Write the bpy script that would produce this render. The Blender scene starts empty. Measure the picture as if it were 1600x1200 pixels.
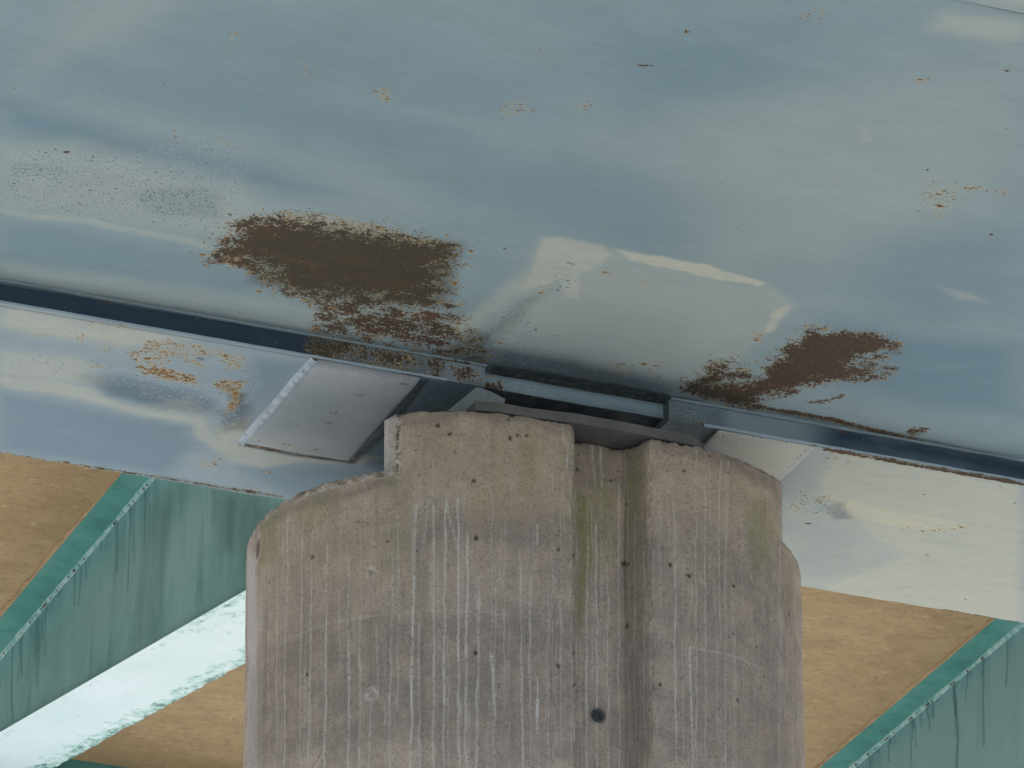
import bpy, math, random
import numpy as np
from mathutils import Vector

random.seed(7)
scene = bpy.context.scene
COL = scene.collection

# ------------------------------------------------------------------ camera
cam = bpy.data.cameras.new('camera')
cam.sensor_width = 36.0
cam.lens = 231.75
cam.clip_start = 0.1
cam.clip_end = 2000
camo = bpy.data.objects.new('camera', cam)
camo.location = (0, 0, 1.65)
camo.rotation_euler = (math.radians(90 + 25.6), 0, math.radians(-22.1))
COL.objects.link(camo)
scene.camera = camo

# ------------------------------------------------------------------ light
SUN_ELEV, SUN_AZ = math.radians(42), math.radians(38)      # azimuth from +Y towards +X
w = bpy.data.worlds.new('World')
scene.world = w
w.use_nodes = True
wn = w.node_tree
bg = wn.nodes['Background']
sky = wn.nodes.new('ShaderNodeTexSky')
sky.sky_type = 'NISHITA'
sky.sun_disc = False
sky.sun_elevation = SUN_ELEV
sky.sun_rotation = SUN_AZ
sky.air_density = 1.0
sky.dust_density = 1.5
wn.links.new(sky.outputs[0], bg.inputs[0])
bg.inputs[1].default_value = 0.13
sun = bpy.data.lights.new('sun', 'SUN')
sun.energy = 4.2
sun.angle = math.radians(0.5)
sun.color = (1.0, 0.95, 0.86)
suno = bpy.data.objects.new('sun', sun)
d = Vector((math.sin(SUN_AZ) * math.cos(SUN_ELEV), math.cos(SUN_AZ) * math.cos(SUN_ELEV), math.sin(SUN_ELEV)))
suno.rotation_euler = d.to_track_quat('Z', 'Y').to_euler()
suno.location = (30, 60, 40)
COL.objects.link(suno)
scene.view_settings.view_transform = 'Standard'
scene.view_settings.look = 'None'
scene.view_settings.exposure = 1.0
scene.view_settings.gamma = 1
scene.render.engine = 'CYCLES'
scene.cycles.max_bounces = 8
scene.cycles.diffuse_bounces = 5

# ------------------------------------------------------------------ levels (metres)
ZP = 13.626            # top of the pier's raised middle
ZS = ZP - 0.26         # top of the pier's lower shoulders
ZF = ZP + 0.22         # underside of the flange over the pier
ZN = ZF + 0.10         # underside of the wide bottom plate
ZD = ZF + 1.65         # underside of the concrete deck
YS, YE = 23.656, 25.07 # the flange's two edges

# marks of wear, some with shade and sky light painted in: (channel, strength, feather or width, outline in metres)
PLATE_Y = [23.458, 23.435, 23.436, 23.412, 23.416, 23.435, 23.495]
GUIDE = [(9.277, 13.663), (9.421, 13.812), (9.488, 13.8), (9.553, 13.776), (9.524, 13.692)]
MARKS = {
 'NEAR': [('rust',0.98,0.4,[(8.033,23.098),(8.058,23.05),(8.03,22.765),(8.176,22.643),(8.352,22.665),(8.523,22.671),(8.621,22.631),(8.74,22.646),(8.922,22.641),(8.984,22.775),(9.01,22.971),(9.076,23.139),(8.969,23.235),(8.841,23.202),(8.685,23.246),(8.511,23.317),(8.403,23.295),(8.334,23.148),(8.213,23.089),(8.09,23.139)]),('rust',0.62,0.09,[(8.028,22.735),(8.156,22.589),(8.39,22.618),(8.725,22.608),(8.94,22.615),(9.02,22.838),(9.099,23.196),(8.628,23.4),(8.407,23.346),(8.258,23.212),(8.069,23.16),(8.014,23.086)]),('rust',0.5,0.12,[(8.586,23.404),(8.878,23.298),(9.11,23.224),(9.348,23.494),(9.495,23.603),(9.306,23.646),(9.007,23.632),(8.683,23.663)]),('rust',0.62,0.1,[(8.602,23.332),(9.099,23.196),(9.325,23.436),(9.246,23.569),(8.984,23.574),(8.699,23.59)]),('rust',0.42,0.15,[(8.552,23.352),(9.174,23.165),(9.534,23.553),(9.154,23.708),(8.682,23.697)]),('rust',0.75,0.08,[(8.901,23.395),(9.056,23.345),(9.118,23.467),(8.962,23.516)]),('rust',0.75,0.03,[(9.076,23.139),(9.174,23.152),(9.135,23.214)]),('rust',1.1,0.27,[(10.628,23.383),(10.614,23.251),(10.613,23.014),(10.635,22.811),(10.796,22.758),(10.991,22.759),(11.043,22.839),(10.921,22.963),(10.919,23.059),(11.081,23.062),(11.087,23.128),(10.888,23.222),(10.782,23.39),(10.711,23.502),(10.712,23.606),(10.48,23.596),(10.357,23.535),(10.393,23.328),(10.428,23.204),(10.487,23.269),(10.457,23.439),(10.567,23.45)]),('rust',0.52,0.09,[(10.656,23.65),(10.341,23.555),(10.411,23.164),(10.576,23.267),(10.575,22.996),(10.619,22.764),(10.805,22.714),(11.067,22.762),(11.083,22.924),(11.176,23.057),(10.949,23.288),(10.758,23.539)]),('rust',0.6,0.03,[(10.882,23.475),(10.976,23.415),(11.029,23.317),(11.04,23.368),(10.975,23.479)]),('rust',0.55,0.04,[(11.443,23.613),(11.435,23.51),(11.521,23.496),(11.554,23.597)]),('speck',0.62,0.1,[(6.931,22.539),(7.152,22.39),(7.527,22.375),(7.936,22.293),(8.032,22.671),(7.957,22.888),(7.563,22.954),(7.089,23.023)]),('speck',0.8,0.06,[(7.527,22.691),(7.677,22.569),(7.867,22.522),(7.965,22.791),(7.69,22.841)]),('speck',0.8,0.06,[(6.981,22.609),(7.229,22.538),(7.259,22.708),(7.057,22.759)]),('speck',0.5,0.06,[(7.443,22.331),(7.543,22.112),(7.894,22.178),(7.939,22.34),(7.756,22.403)]),('speck',0.8,0.06,[(9.422,23.531),(9.379,23.314),(9.406,23.058),(9.447,22.767),(9.493,22.774),(9.448,23.054),(9.429,23.293),(9.485,23.54)]),('orange',0.5,0.06,[(9.388,23.41),(9.394,23.208),(9.427,22.931),(9.475,22.977),(9.443,23.255),(9.487,23.437)]),('soot_shade',0.45,0.09,[(9.306,23.646),(9.353,23.358),(9.4,23.008),(9.441,22.893),(9.436,23.059),(9.415,23.366),(9.47,23.614)]),('speck',0.62,0.08,[(9.281,23.657),(9.302,23.378),(9.351,23.028),(9.447,22.697),(9.543,22.754),(9.475,22.977),(9.418,23.265),(9.484,23.574)]),('speck',0.45,0.08,[(9.471,23.579),(9.373,23.084),(9.57,23.136),(9.814,23.44),(9.887,23.615)]),('orange',0.6,0.05,[(9.907,23.484),(9.971,23.39),(10.187,23.37),(10.224,23.492),(10.04,23.553)]),('orange',0.75,0.03,[(9.403,22.908),(9.426,22.802),(9.464,22.864),(9.451,22.954)]),('orange',0.75,0.025,[(9.57,22.646),(9.603,22.601),(9.651,22.646),(9.611,22.688)]),('orange',0.6,0.025,[(9.766,22.664),(9.811,22.633),(9.847,22.683),(9.807,22.725)]),('orange',0.8,0.03,[(10.39,22.903),(10.461,22.908),(10.504,23.024),(10.433,22.999)]),('orange',0.78,0.1,[(8.025,22.767),(8.15,22.573),(8.478,22.552),(8.714,22.581),(8.94,22.615),(8.966,22.7),(8.544,22.726),(8.206,22.725)]),('orange',1.0,0.06,[(8.027,23.081),(8.162,23.026),(8.25,23.15),(8.116,23.173)]),('orange',0.7,0.035,[(8.13,21.465),(8.193,21.439),(8.252,21.548),(8.19,21.585)]),('orange',0.62,0.04,[(8.632,21.359),(8.745,21.302),(8.796,21.444),(8.687,21.529)]),('orange',0.6,0.03,[(8.91,21.322),(8.984,21.216),(9.01,21.311),(8.938,21.369)]),('orange',0.85,0.04,[(10.64,21.353),(10.748,21.322),(10.768,21.362),(10.693,21.387)]),('orange',0.75,0.04,[(10.775,21.347),(10.839,21.272),(10.862,21.349),(10.812,21.394)]),('orange',0.55,0.05,[(10.556,21.646),(10.507,21.389),(10.615,21.315),(10.739,21.634)]),('orange',0.6,0.03,[(6.826,21.484),(6.877,21.48),(6.892,21.541),(6.854,21.545)]),('orange',0.6,0.03,[(7.443,21.234),(7.493,21.241),(7.541,21.418),(7.5,21.407)]),('orange',0.5,0.04,[(7.757,21.331),(7.845,21.352),(7.901,21.5),(7.833,21.499)]),('orange',0.6,0.03,[(7.519,22.104),(7.564,22.109),(7.584,22.196),(7.548,22.187)]),('orange',0.6,0.03,[(7.68,22.116),(7.824,22.099),(7.839,22.14),(7.713,22.168)]),('orange',0.6,0.04,[(10.049,20.599),(10.126,20.556),(10.165,20.638),(10.095,20.667)]),('orange',0.5,0.04,[(9.398,20.257),(9.524,20.206),(9.555,20.304),(9.443,20.327)]),('orange',0.55,0.05,[(10.813,22.731),(10.957,22.706),(10.966,22.77),(10.854,22.788)]),('orange',0.6,0.05,[(10.398,23.271),(10.418,23.167),(10.505,23.241),(10.525,23.356),(10.653,23.304),(10.628,23.452),(10.5,23.435)]),('cream',0.42,0.3,[(9.316,22.59),(9.731,22.549),(10.299,22.577),(10.448,22.714),(10.423,23.125),(10.244,23.47),(9.915,23.399),(9.489,23.369),(9.367,23.285)]),('cream',0.34,0.06,[(9.253,22.437),(9.673,22.413),(10.299,22.48),(10.481,22.621),(10.474,23.172),(10.372,23.487),(9.964,23.515),(9.449,23.487),(9.342,23.295)]),('cream',0.75,0.045,[(9.263,22.44),(9.389,22.42),(9.515,22.413),(9.582,22.469),(9.579,22.598),(9.515,22.688),(9.573,22.807),(9.608,22.91),(9.527,22.904),(9.451,22.792),(9.392,22.88),(9.346,22.932),(9.29,22.632)]),('cream',0.45,0.07,[(9.314,22.654),(9.392,22.88),(9.319,23.238),(9.338,23.431),(9.2,23.453),(9.251,23.068),(9.286,22.762)]),('cream',1.0,0.03,[(9.576,22.42),(9.637,22.427),(9.79,22.416),(9.994,22.417),(10.168,22.449),(10.289,22.477),(10.259,22.522),(10.042,22.526),(9.83,22.509),(9.649,22.505)]),('cream',0.9,0.035,[(10.451,22.614),(10.473,22.756),(10.468,22.891),(10.443,22.928),(10.418,22.805),(10.408,22.677)]),('cream',0.5,0.12,[(9.942,20.08),(10.262,20.005),(10.335,20.154),(10.247,20.201),(9.951,20.215)]),('cream',0.4,0.08,[(10.009,21.022),(10.084,21.021),(10.161,21.168),(10.097,21.212)]),('cream',0.35,0.25,[(6.926,22.523),(7.194,22.355),(7.994,22.452),(8.086,22.742),(8.014,22.928),(7.553,22.927),(7.098,23.05)]),('cream',0.3,0.15,[(7.24,23.484),(7.73,23.439),(8.8,23.396),(8.643,23.593),(7.7,23.6),(7.284,23.62)]),('cream',0.38,0.05,[(7.084,23.006),(7.481,22.957),(7.993,22.987),(8.013,23.042),(7.499,23.012),(7.101,23.061)]),('cream',0.25,0.3,[(6.771,21.258),(7.136,21.109),(7.1,21.457),(6.826,21.737)]),('cream',0.22,0.5,[(9.314,21.246),(10.003,20.618),(10.423,20.333),(10.806,21.116),(10.472,22.248),(10.002,22.503)]),('cream',0.35,0.05,[(10.937,22.221),(11.12,22.244),(11.222,22.301),(11.091,22.308)]),('soot_shade',0.22,0.1,[(7.523,22.68),(7.673,22.558),(7.864,22.511),(7.955,22.764),(7.69,22.841)]),('soot_shade',0.1,0.15,[(6.957,22.618),(7.472,22.53),(7.651,22.888),(7.08,22.995)]),('blue',0.7124999999999999,0.3,[(6.795,22.123),(7.208,22.159),(7.655,22.275),(7.984,22.274),(8.299,22.377),(8.01,22.495),(7.601,22.429),(7.217,22.423),(6.871,22.355)]),('blue',0.375,0.4,[(6.966,21.68),(7.535,21.563),(8.233,21.626),(8.869,21.842),(8.391,22.036),(7.545,21.964),(7.021,22.002)]),('blue',0.30000000000000004,0.5,[(7.376,21.122),(8.254,20.988),(8.836,21.092),(8.884,21.538),(8.175,21.475),(7.383,21.511)]),('blue',0.3375,0.4,[(8.715,20.801),(9.48,20.379),(9.558,20.856),(9.196,21.294)]),('blue',0.3375,0.4,[(8.371,21.984),(9.391,21.751),(10.132,21.818),(9.738,22.228),(8.797,22.36)]),('blue',0.8250000000000001,0.35,[(10.699,22.678),(11.028,22.678),(11.536,22.605),(11.846,23.237),(11.43,23.336),(10.935,23.258)]),('blue',0.375,0.4,[(10.472,21.93),(11.032,21.577),(11.427,22.382),(10.925,22.586)]),('blue',0.375,0.2,[(7.107,23.077),(7.659,23.072),(8.037,23.109),(8.396,23.317),(8.083,23.477),(7.234,23.467)]),('blue',0.3375,0.3,[(9.6,22.926),(10.122,22.912),(10.195,23.285),(9.718,23.21)]),('soot_shade',0.95,0.06,[(9.485,23.614),(9.882,23.604),(10.308,23.617),(10.63,23.661),(10.669,23.75),(10.397,23.825),(9.566,23.815)]),('soot_shade',0.5,0.16,[(9.424,23.463),(9.819,23.452),(10.282,23.558),(10.372,23.766),(9.542,23.755)]),('soot_shade',0.7,0.1,[(9.281,23.657),(9.278,23.355),(9.403,23.337),(9.499,23.649),(9.334,23.717)]),('soot_shade',0.7,0.03,[(8.656,23.628),(9.007,23.632),(9.49,23.626),(9.509,23.673),(9.043,23.726),(8.686,23.709)]),('soot_shade',0.7,0.12,[(8.352,22.665),(8.953,22.61),(9.124,23.186),(8.702,23.291),(8.266,23.273),(8.124,22.883)]),('soot_shade',0.4,0.12,[(8.372,22.72),(8.925,22.685),(9.01,22.971),(8.617,23.066),(8.148,22.874),(8.181,22.735)]),('soot_shade',0.35,0.04,[(7.286,23.626),(9.476,23.591),(9.509,23.673),(7.31,23.7)]),('soot_shade',0.6,0.04,[(10.364,23.504),(10.398,23.339),(10.474,23.446),(10.693,23.53),(10.72,23.624),(10.418,23.593)])],  # dark marks along the cut-out put shading into the paint
 'NEAR_L': [('rust',0.75,0.03,[(10.673,23.587),(11.086,23.588),(11.545,23.644)]),('soot_shade',0.6,0.03,[(10.725,23.601),(11.412,23.626),(12.056,23.667)]),('cream',0.3,0.03,[(7.284,23.62),(8.132,23.615),(8.699,23.59)]),('rust',0.9,0.008,[(9.028,20.9),(9.074,20.892)]),('rust',0.9,0.008,[(9.434,22.612),(9.466,22.618)]),('rust',0.8,0.008,[(9.234,22.635),(9.246,22.637)]),('rust',0.8,0.008,[(9.137,22.592),(9.146,22.595)]),('rust',0.89,0.011,[(10.942,21.709),(10.95,21.708)]),('rust',0.7,0.012,[(7.976,22.715),(7.982,22.723)]),('rust',0.87,0.011,[(10.384,20.406),(10.39,20.411)]),('orange',0.85,0.013,[(9.53,20.203),(9.532,20.203)]),('orange',0.88,0.013,[(8.93,20.919),(8.944,20.923)]),('orange',0.6,0.007,[(7.526,21.047),(7.531,21.048)]),('orange',0.85,0.007,[(8.548,22.439),(8.555,22.443)]),('orange',0.78,0.013,[(9.366,21.056),(9.373,21.061)]),('orange',0.91,0.009,[(7.658,22.235),(7.67,22.235)]),('rust',0.67,0.013,[(10.45,21.283),(10.462,21.287)]),('rust',0.83,0.013,[(9.084,20.58),(9.092,20.583)]),('rust',0.77,0.014,[(7.18,22.443),(7.185,22.441)]),('orange',0.73,0.011,[(8.781,21.403),(8.793,21.403)]),('orange',0.8,0.007,[(10.22,21.721),(10.229,21.728)]),('orange',0.64,0.013,[(7.999,21.297),(8.007,21.298)]),('orange',0.94,0.011,[(7.129,21.396),(7.132,21.402)]),('orange',0.5,0.01,[(10.113,22.853),(10.117,22.855)]),('orange',0.92,0.007,[(10.343,22.578),(10.358,22.579)])],
 'FAR': [('orange',0.75,0.05,[(7.938,23.911),(8.01,23.749),(8.256,23.715),(8.455,23.769),(8.493,23.875),(8.417,23.92),(8.311,23.827),(8.147,23.894),(8.164,24.022),(8.04,24.039)]),('orange',0.95,0.05,[(8.059,24.011),(8.179,23.982),(8.324,24.025),(8.357,24.094),(8.164,24.104),(8.05,24.068)]),('orange',0.8,0.04,[(8.068,23.792),(8.223,23.863),(8.324,23.903),(8.311,23.949),(8.177,23.895)]),('orange',0.6,0.04,[(7.493,23.859),(7.615,23.843),(7.634,23.915),(7.536,23.928)]),('orange',0.6,0.03,[(7.65,23.795),(7.727,23.797),(7.751,23.907),(7.702,23.914)]),('orange',0.65,0.03,[(7.782,23.874),(7.868,23.873),(7.884,23.947),(7.816,23.948)]),('orange',0.8,0.03,[(7.825,24.058),(7.903,24.06),(7.957,24.092),(7.852,24.122)]),('orange',0.5,0.04,[(7.672,23.674),(7.87,23.673),(7.877,23.736),(7.724,23.745)]),('orange',0.9,0.035,[(8.391,24.066),(8.417,24.001),(8.507,23.992),(8.54,24.116),(8.577,24.267),(8.543,24.35),(8.498,24.16)]),('orange',0.6,0.035,[(8.539,24.834),(8.668,24.738),(8.767,24.987),(8.728,24.988),(8.694,24.893),(8.592,24.899)]),('orange',0.95,0.02,[(8.877,24.819),(8.924,24.807),(8.93,24.841),(8.896,24.847)]),('orange',0.5,0.04,[(8.715,24.994),(9.019,25.002),(9.038,25.053),(8.769,25.059)]),('soot_shade',0.8,0.05,[(8.458,24.073),(8.548,24.105),(8.611,24.253),(8.536,24.249)]),('soot_shade',0.5,0.07,[(8.508,24.295),(8.601,24.187),(8.677,24.436),(8.598,24.503)]),('speck',0.55,0.08,[(7.8,24.136),(8.033,24.144),(7.795,24.037),(8.383,24.069),(8.496,23.819),(8.612,23.977),(8.635,24.524),(8.514,24.432)]),('speck',0.4,0.08,[(7.438,24.081),(7.744,24.057),(7.779,24.246),(7.496,24.259)]),('blue',0.8,0.1,[(7.809,24.18),(8.029,24.132),(8.379,24.14),(8.508,24.295),(8.496,24.383),(8.265,24.393),(8.027,24.338)]),('soot_shade',0.3,0.1,[(7.851,24.204),(8.094,24.153),(8.437,24.219),(8.455,24.351),(8.254,24.363),(8.021,24.32)]),('cream',0.5,0.05,[(7.518,24.325),(7.707,24.289),(7.911,24.295),(8.074,24.388),(8.304,24.42),(8.465,24.396),(8.566,24.538),(8.693,24.585),(8.847,24.616),(9.338,24.488),(9.265,24.611),(9.016,24.669),(8.874,24.77),(8.756,24.774),(8.615,24.674),(8.501,24.578),(8.441,24.476),(8.297,24.485),(8.014,24.426),(7.722,24.42),(7.553,24.434)]),('cream',0.45,0.1,[(7.438,24.081),(7.795,24.037),(7.977,24.234),(7.678,24.288),(7.516,24.319)]),('cream',0.6,0.12,[(7.305,23.673),(7.641,23.667),(8.16,23.688),(7.94,23.877),(7.371,23.875)]),('cream',0.35,0.1,[(8.086,24.466),(8.473,24.484),(8.492,24.371),(8.35,24.22)]),('cream',0.6,0.05,[(8.561,24.483),(8.633,24.314),(8.709,24.565),(8.619,24.601)]),('blue',0.65,0.15,[(7.569,24.482),(8.009,24.497),(8.454,24.513),(8.538,24.705),(8.521,25.036),(7.751,25.039)]),('blue',0.6,0.15,[(8.8,24.814),(9.386,24.612),(9.545,25.025),(9.062,25.036)]),('blue',0.5,0.12,[(8.475,23.761),(8.673,23.748),(8.649,24.238),(8.606,24.607)]),('cream',0.75,0.14,[(11.09,23.669),(12.056,23.674),(12.793,25.178),(11.63,25.133),(11.87,24.609),(11.261,24.18)]),('cream',0.5,0.12,[(10.882,23.682),(12.041,23.643),(12.793,25.178),(11.521,25.177)]),('cream',1.0,0.06,[(11.294,24.115),(11.419,24.115),(11.627,24.09),(11.809,24.142),(12.06,24.19),(11.969,24.28),(11.798,24.319),(11.538,24.305),(11.397,24.272)]),('cream',0.7,0.04,[(11.794,24.111),(12.258,24.087),(12.283,24.137),(11.918,24.173)]),('speck',0.65,0.05,[(11.163,24.308),(11.173,24.157),(11.361,24.124),(11.477,24.24),(11.498,24.321),(11.306,24.347)]),('orange',0.6,0.04,[(11.177,24.325),(11.16,24.162),(11.352,24.106),(11.354,24.179),(11.263,24.253),(11.511,24.316),(11.279,24.358)]),('orange',0.55,0.04,[(11.736,24.322),(11.98,24.17),(12.017,24.245),(11.821,24.37)]),('orange',0.55,0.04,[(11.09,23.669),(11.175,23.72),(11.342,23.746),(11.304,23.798),(11.14,23.778)]),('soot_shade',0.5,0.05,[(11.342,24.221),(11.407,24.157),(11.5,24.305),(11.432,24.348)]),('blue',0.6,0.12,[(10.978,23.93),(11.054,23.791),(11.231,24.045),(11.182,24.212),(11.089,24.213)]),('blue',0.45,0.15,[(11.201,24.427),(11.564,24.429),(11.772,24.88),(11.57,25.001)]),('soot_shade',0.6,0.12,[(9.211,23.665),(9.488,23.621),(9.583,23.858),(9.441,23.986),(9.436,24.664),(9.278,24.334)]),('blue',0.9,0.08,[(8.978,23.556),(9.452,23.567),(9.571,23.863),(9.41,24.675),(9.182,24.551)]),('soot_shade',0.45,0.1,[(9.046,23.732),(9.487,23.655),(9.571,23.863),(9.462,24.654),(9.234,24.53)]),('soot_shade',0.6,0.1,[(10.351,23.651),(10.622,23.646),(10.572,23.879),(10.39,23.882)])],  # dark and blue marks beside the bearing paint in the flange's shade
 'FAR_L': [('rust',0.85,0.02,[(11.096,23.681),(11.437,23.686),(12.062,23.686)]),('soot_shade',0.6,0.012,[(8.495,25.047),(9.067,25.049)]),('soot_shade',0.8,0.012,[(8.248,23.853),(8.267,23.858)]),('rust',0.6,0.02,[(8.729,24.578),(9.2,24.558)]),('rust',0.6,0.015,[(7.762,25.071),(9.064,25.042)]),('rust',0.7,0.012,[(11.869,25.091),(12.737,25.064)]),('soot_shade',1.0,0.02,[(8.718,24.589),(8.962,24.604),(9.224,24.584)]),('soot_shade',0.9,0.03,[(9.224,24.584),(9.251,24.231),(9.222,23.701)]),('rust',0.8,0.014,[(8.716,24.583),(8.901,24.601)]),('soot_shade',0.5,0.01,[(7.31,23.69),(8.731,23.67)]),('rust',0.54,0.01,[(12.371,24.928),(12.384,24.934)]),('rust',0.78,0.007,[(11.445,24.82),(11.455,24.826)]),('rust',0.68,0.011,[(8.955,24.918),(8.965,24.921)]),('orange',0.75,0.011,[(11.973,23.748),(11.982,23.755)]),('orange',0.85,0.01,[(7.561,23.988),(7.567,23.991)]),('orange',0.69,0.011,[(8.534,24.096),(8.542,24.096)]),('orange',0.89,0.011,[(12.142,24.511),(12.156,24.52)]),('orange',0.55,0.008,[(7.737,24.122),(7.739,24.128)]),('orange',0.68,0.008,[(11.767,24.426),(11.779,24.436)]),('rust',0.65,0.011,[(11.343,24.422),(11.356,24.42)]),('orange',0.71,0.009,[(7.752,24.831),(7.763,24.83)]),('rust',0.73,0.012,[(11.989,24.54),(12.0,24.55)]),('rust',0.59,0.008,[(8.282,24.467),(8.295,24.464)]),('orange',0.72,0.01,[(11.25,24.175),(11.255,24.179)]),('rust',0.74,0.008,[(11.696,23.947),(11.698,23.949)]),('orange',0.66,0.007,[(7.834,23.924),(7.841,23.931)]),('orange',0.89,0.01,[(11.821,24.0),(11.827,24.011)]),('rust',0.66,0.008,[(7.67,24.13),(7.675,24.14)]),('orange',0.76,0.009,[(8.763,24.635),(8.774,24.633)]),('orange',0.5,0.012,[(8.188,23.763),(8.192,23.765)]),('rust',0.88,0.009,[(12.109,23.883),(12.115,23.89)]),('orange',0.6,0.012,[(8.25,24.537),(8.261,24.546)]),('rust',0.75,0.009,[(8.717,24.159),(8.72,24.163)]),('orange',0.61,0.01,[(7.699,24.647),(7.701,24.651)]),('orange',0.73,0.007,[(7.545,24.402),(7.56,24.407)]),('rust',0.8,0.008,[(8.868,24.756),(8.874,24.755)]),('orange',0.8,0.009,[(8.65,24.062),(8.657,24.065)]),('orange',0.59,0.012,[(12.041,24.261),(12.05,24.267)]),('orange',0.63,0.008,[(8.529,24.401),(8.542,24.409)]),('orange',0.89,0.012,[(7.944,24.614),(7.954,24.621)])],  # dark lines round the left sole plate are its painted shadow
 'SLOT': [('blue',1.4,0.12,[(5.111,13.938),(7.296,13.953),(8.492,13.953),(8.782,13.946),(8.784,13.84),(8.495,13.818),(7.3,13.837),(5.117,13.852)]),('rust',0.62,0.1,[(8.666,13.955),(9.133,13.955),(9.31,13.945),(9.281,13.87),(9.017,13.852),(8.668,13.834)]),('soot_shade',0.5,0.1,[(8.666,13.955),(9.133,13.955),(9.31,13.945),(9.281,13.839),(9.017,13.822),(8.668,13.834)]),('speck',0.55,0.05,[(9.28,13.946),(9.502,13.94),(9.502,13.864),(9.281,13.855)]),('rust',0.6,0.03,[(9.193,13.869),(9.31,13.875),(9.31,13.854),(9.207,13.841)]),('blue',1.4,0.35,[(11.118,13.969),(12.051,13.962),(14.646,13.982),(14.634,13.821),(12.047,13.837),(11.084,13.839)]),('blue',0.55,0.1,[(10.355,13.941),(10.597,13.938),(10.596,13.861),(10.353,13.833)]),('speck',0.6,0.04,[(10.37,13.928),(10.536,13.927),(10.535,13.866),(10.369,13.851)]),('rust',0.45,0.05,[(9.31,13.921),(9.502,13.925),(9.502,13.852),(9.31,13.854)]),('soot_shade',0.5,0.03,[(9.369,13.871),(9.502,13.876),(9.502,13.846),(9.369,13.84)]),('soot_shade',0.45,0.04,[(10.354,13.864),(10.596,13.864),(10.596,13.839),(10.353,13.833)]),('rust',0.5,0.03,[(10.354,13.849),(10.535,13.853),(10.535,13.835),(10.353,13.827)])],  # strong blue bands paint the slot's shade, deeper away from the pier
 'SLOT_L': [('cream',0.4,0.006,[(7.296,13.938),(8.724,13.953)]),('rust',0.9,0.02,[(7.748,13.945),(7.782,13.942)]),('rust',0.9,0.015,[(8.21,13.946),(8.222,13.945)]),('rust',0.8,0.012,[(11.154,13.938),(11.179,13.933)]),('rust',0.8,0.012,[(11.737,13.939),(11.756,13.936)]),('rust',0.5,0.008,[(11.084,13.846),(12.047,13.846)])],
 'SOLE': [('cream',0.12,0.2,[(8.648,23.758),(9.137,23.662),(9.139,23.971),(9.049,24.357),(8.817,24.452)]),('soot_shade',0.35,0.05,[(8.672,23.627),(9.163,23.617),(9.161,23.686),(8.713,23.698)]),('blue',0.8,0.3,[(8.641,23.897),(8.94,23.913),(9.026,24.296),(8.768,24.401)]),('speck',0.4,0.05,[(8.788,23.667),(9.155,23.634),(9.192,23.88),(8.991,23.892)]),('cream',0.85,0.1,[(10.52,23.76),(10.565,23.587),(11.037,23.621),(11.02,24.06)]),('speck',0.42,0.05,[(10.532,23.72),(10.57,23.599),(10.92,23.633),(10.714,23.788)])],
 'SOLE_L': [('soot_shade',0.7,0.012,[(9.124,23.721),(9.142,23.721)]),('orange',0.7,0.015,[(8.694,24.488),(8.74,24.483),(9.039,24.489)]),('orange',0.55,0.012,[(10.902,23.662),(11.004,23.649),(11.01,23.934)]),('soot_shade',0.6,0.0045,[(8.962,24.087),(8.967,24.096),(8.969,24.106),(8.967,24.115),(8.962,24.12),(8.956,24.12),(8.949,24.115),(8.944,24.106),(8.942,24.096)]),('soot_shade',0.6,0.0045,[(8.974,24.195),(8.979,24.203),(8.981,24.212),(8.979,24.22),(8.975,24.224),(8.969,24.224),(8.963,24.22),(8.959,24.212),(8.957,24.203)]),('soot_shade',0.6,0.0045,[(9.002,23.877),(9.007,23.886),(9.009,23.896),(9.008,23.904),(9.003,23.909),(8.997,23.909),(8.99,23.904),(8.985,23.896),(8.982,23.886)])],
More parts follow.
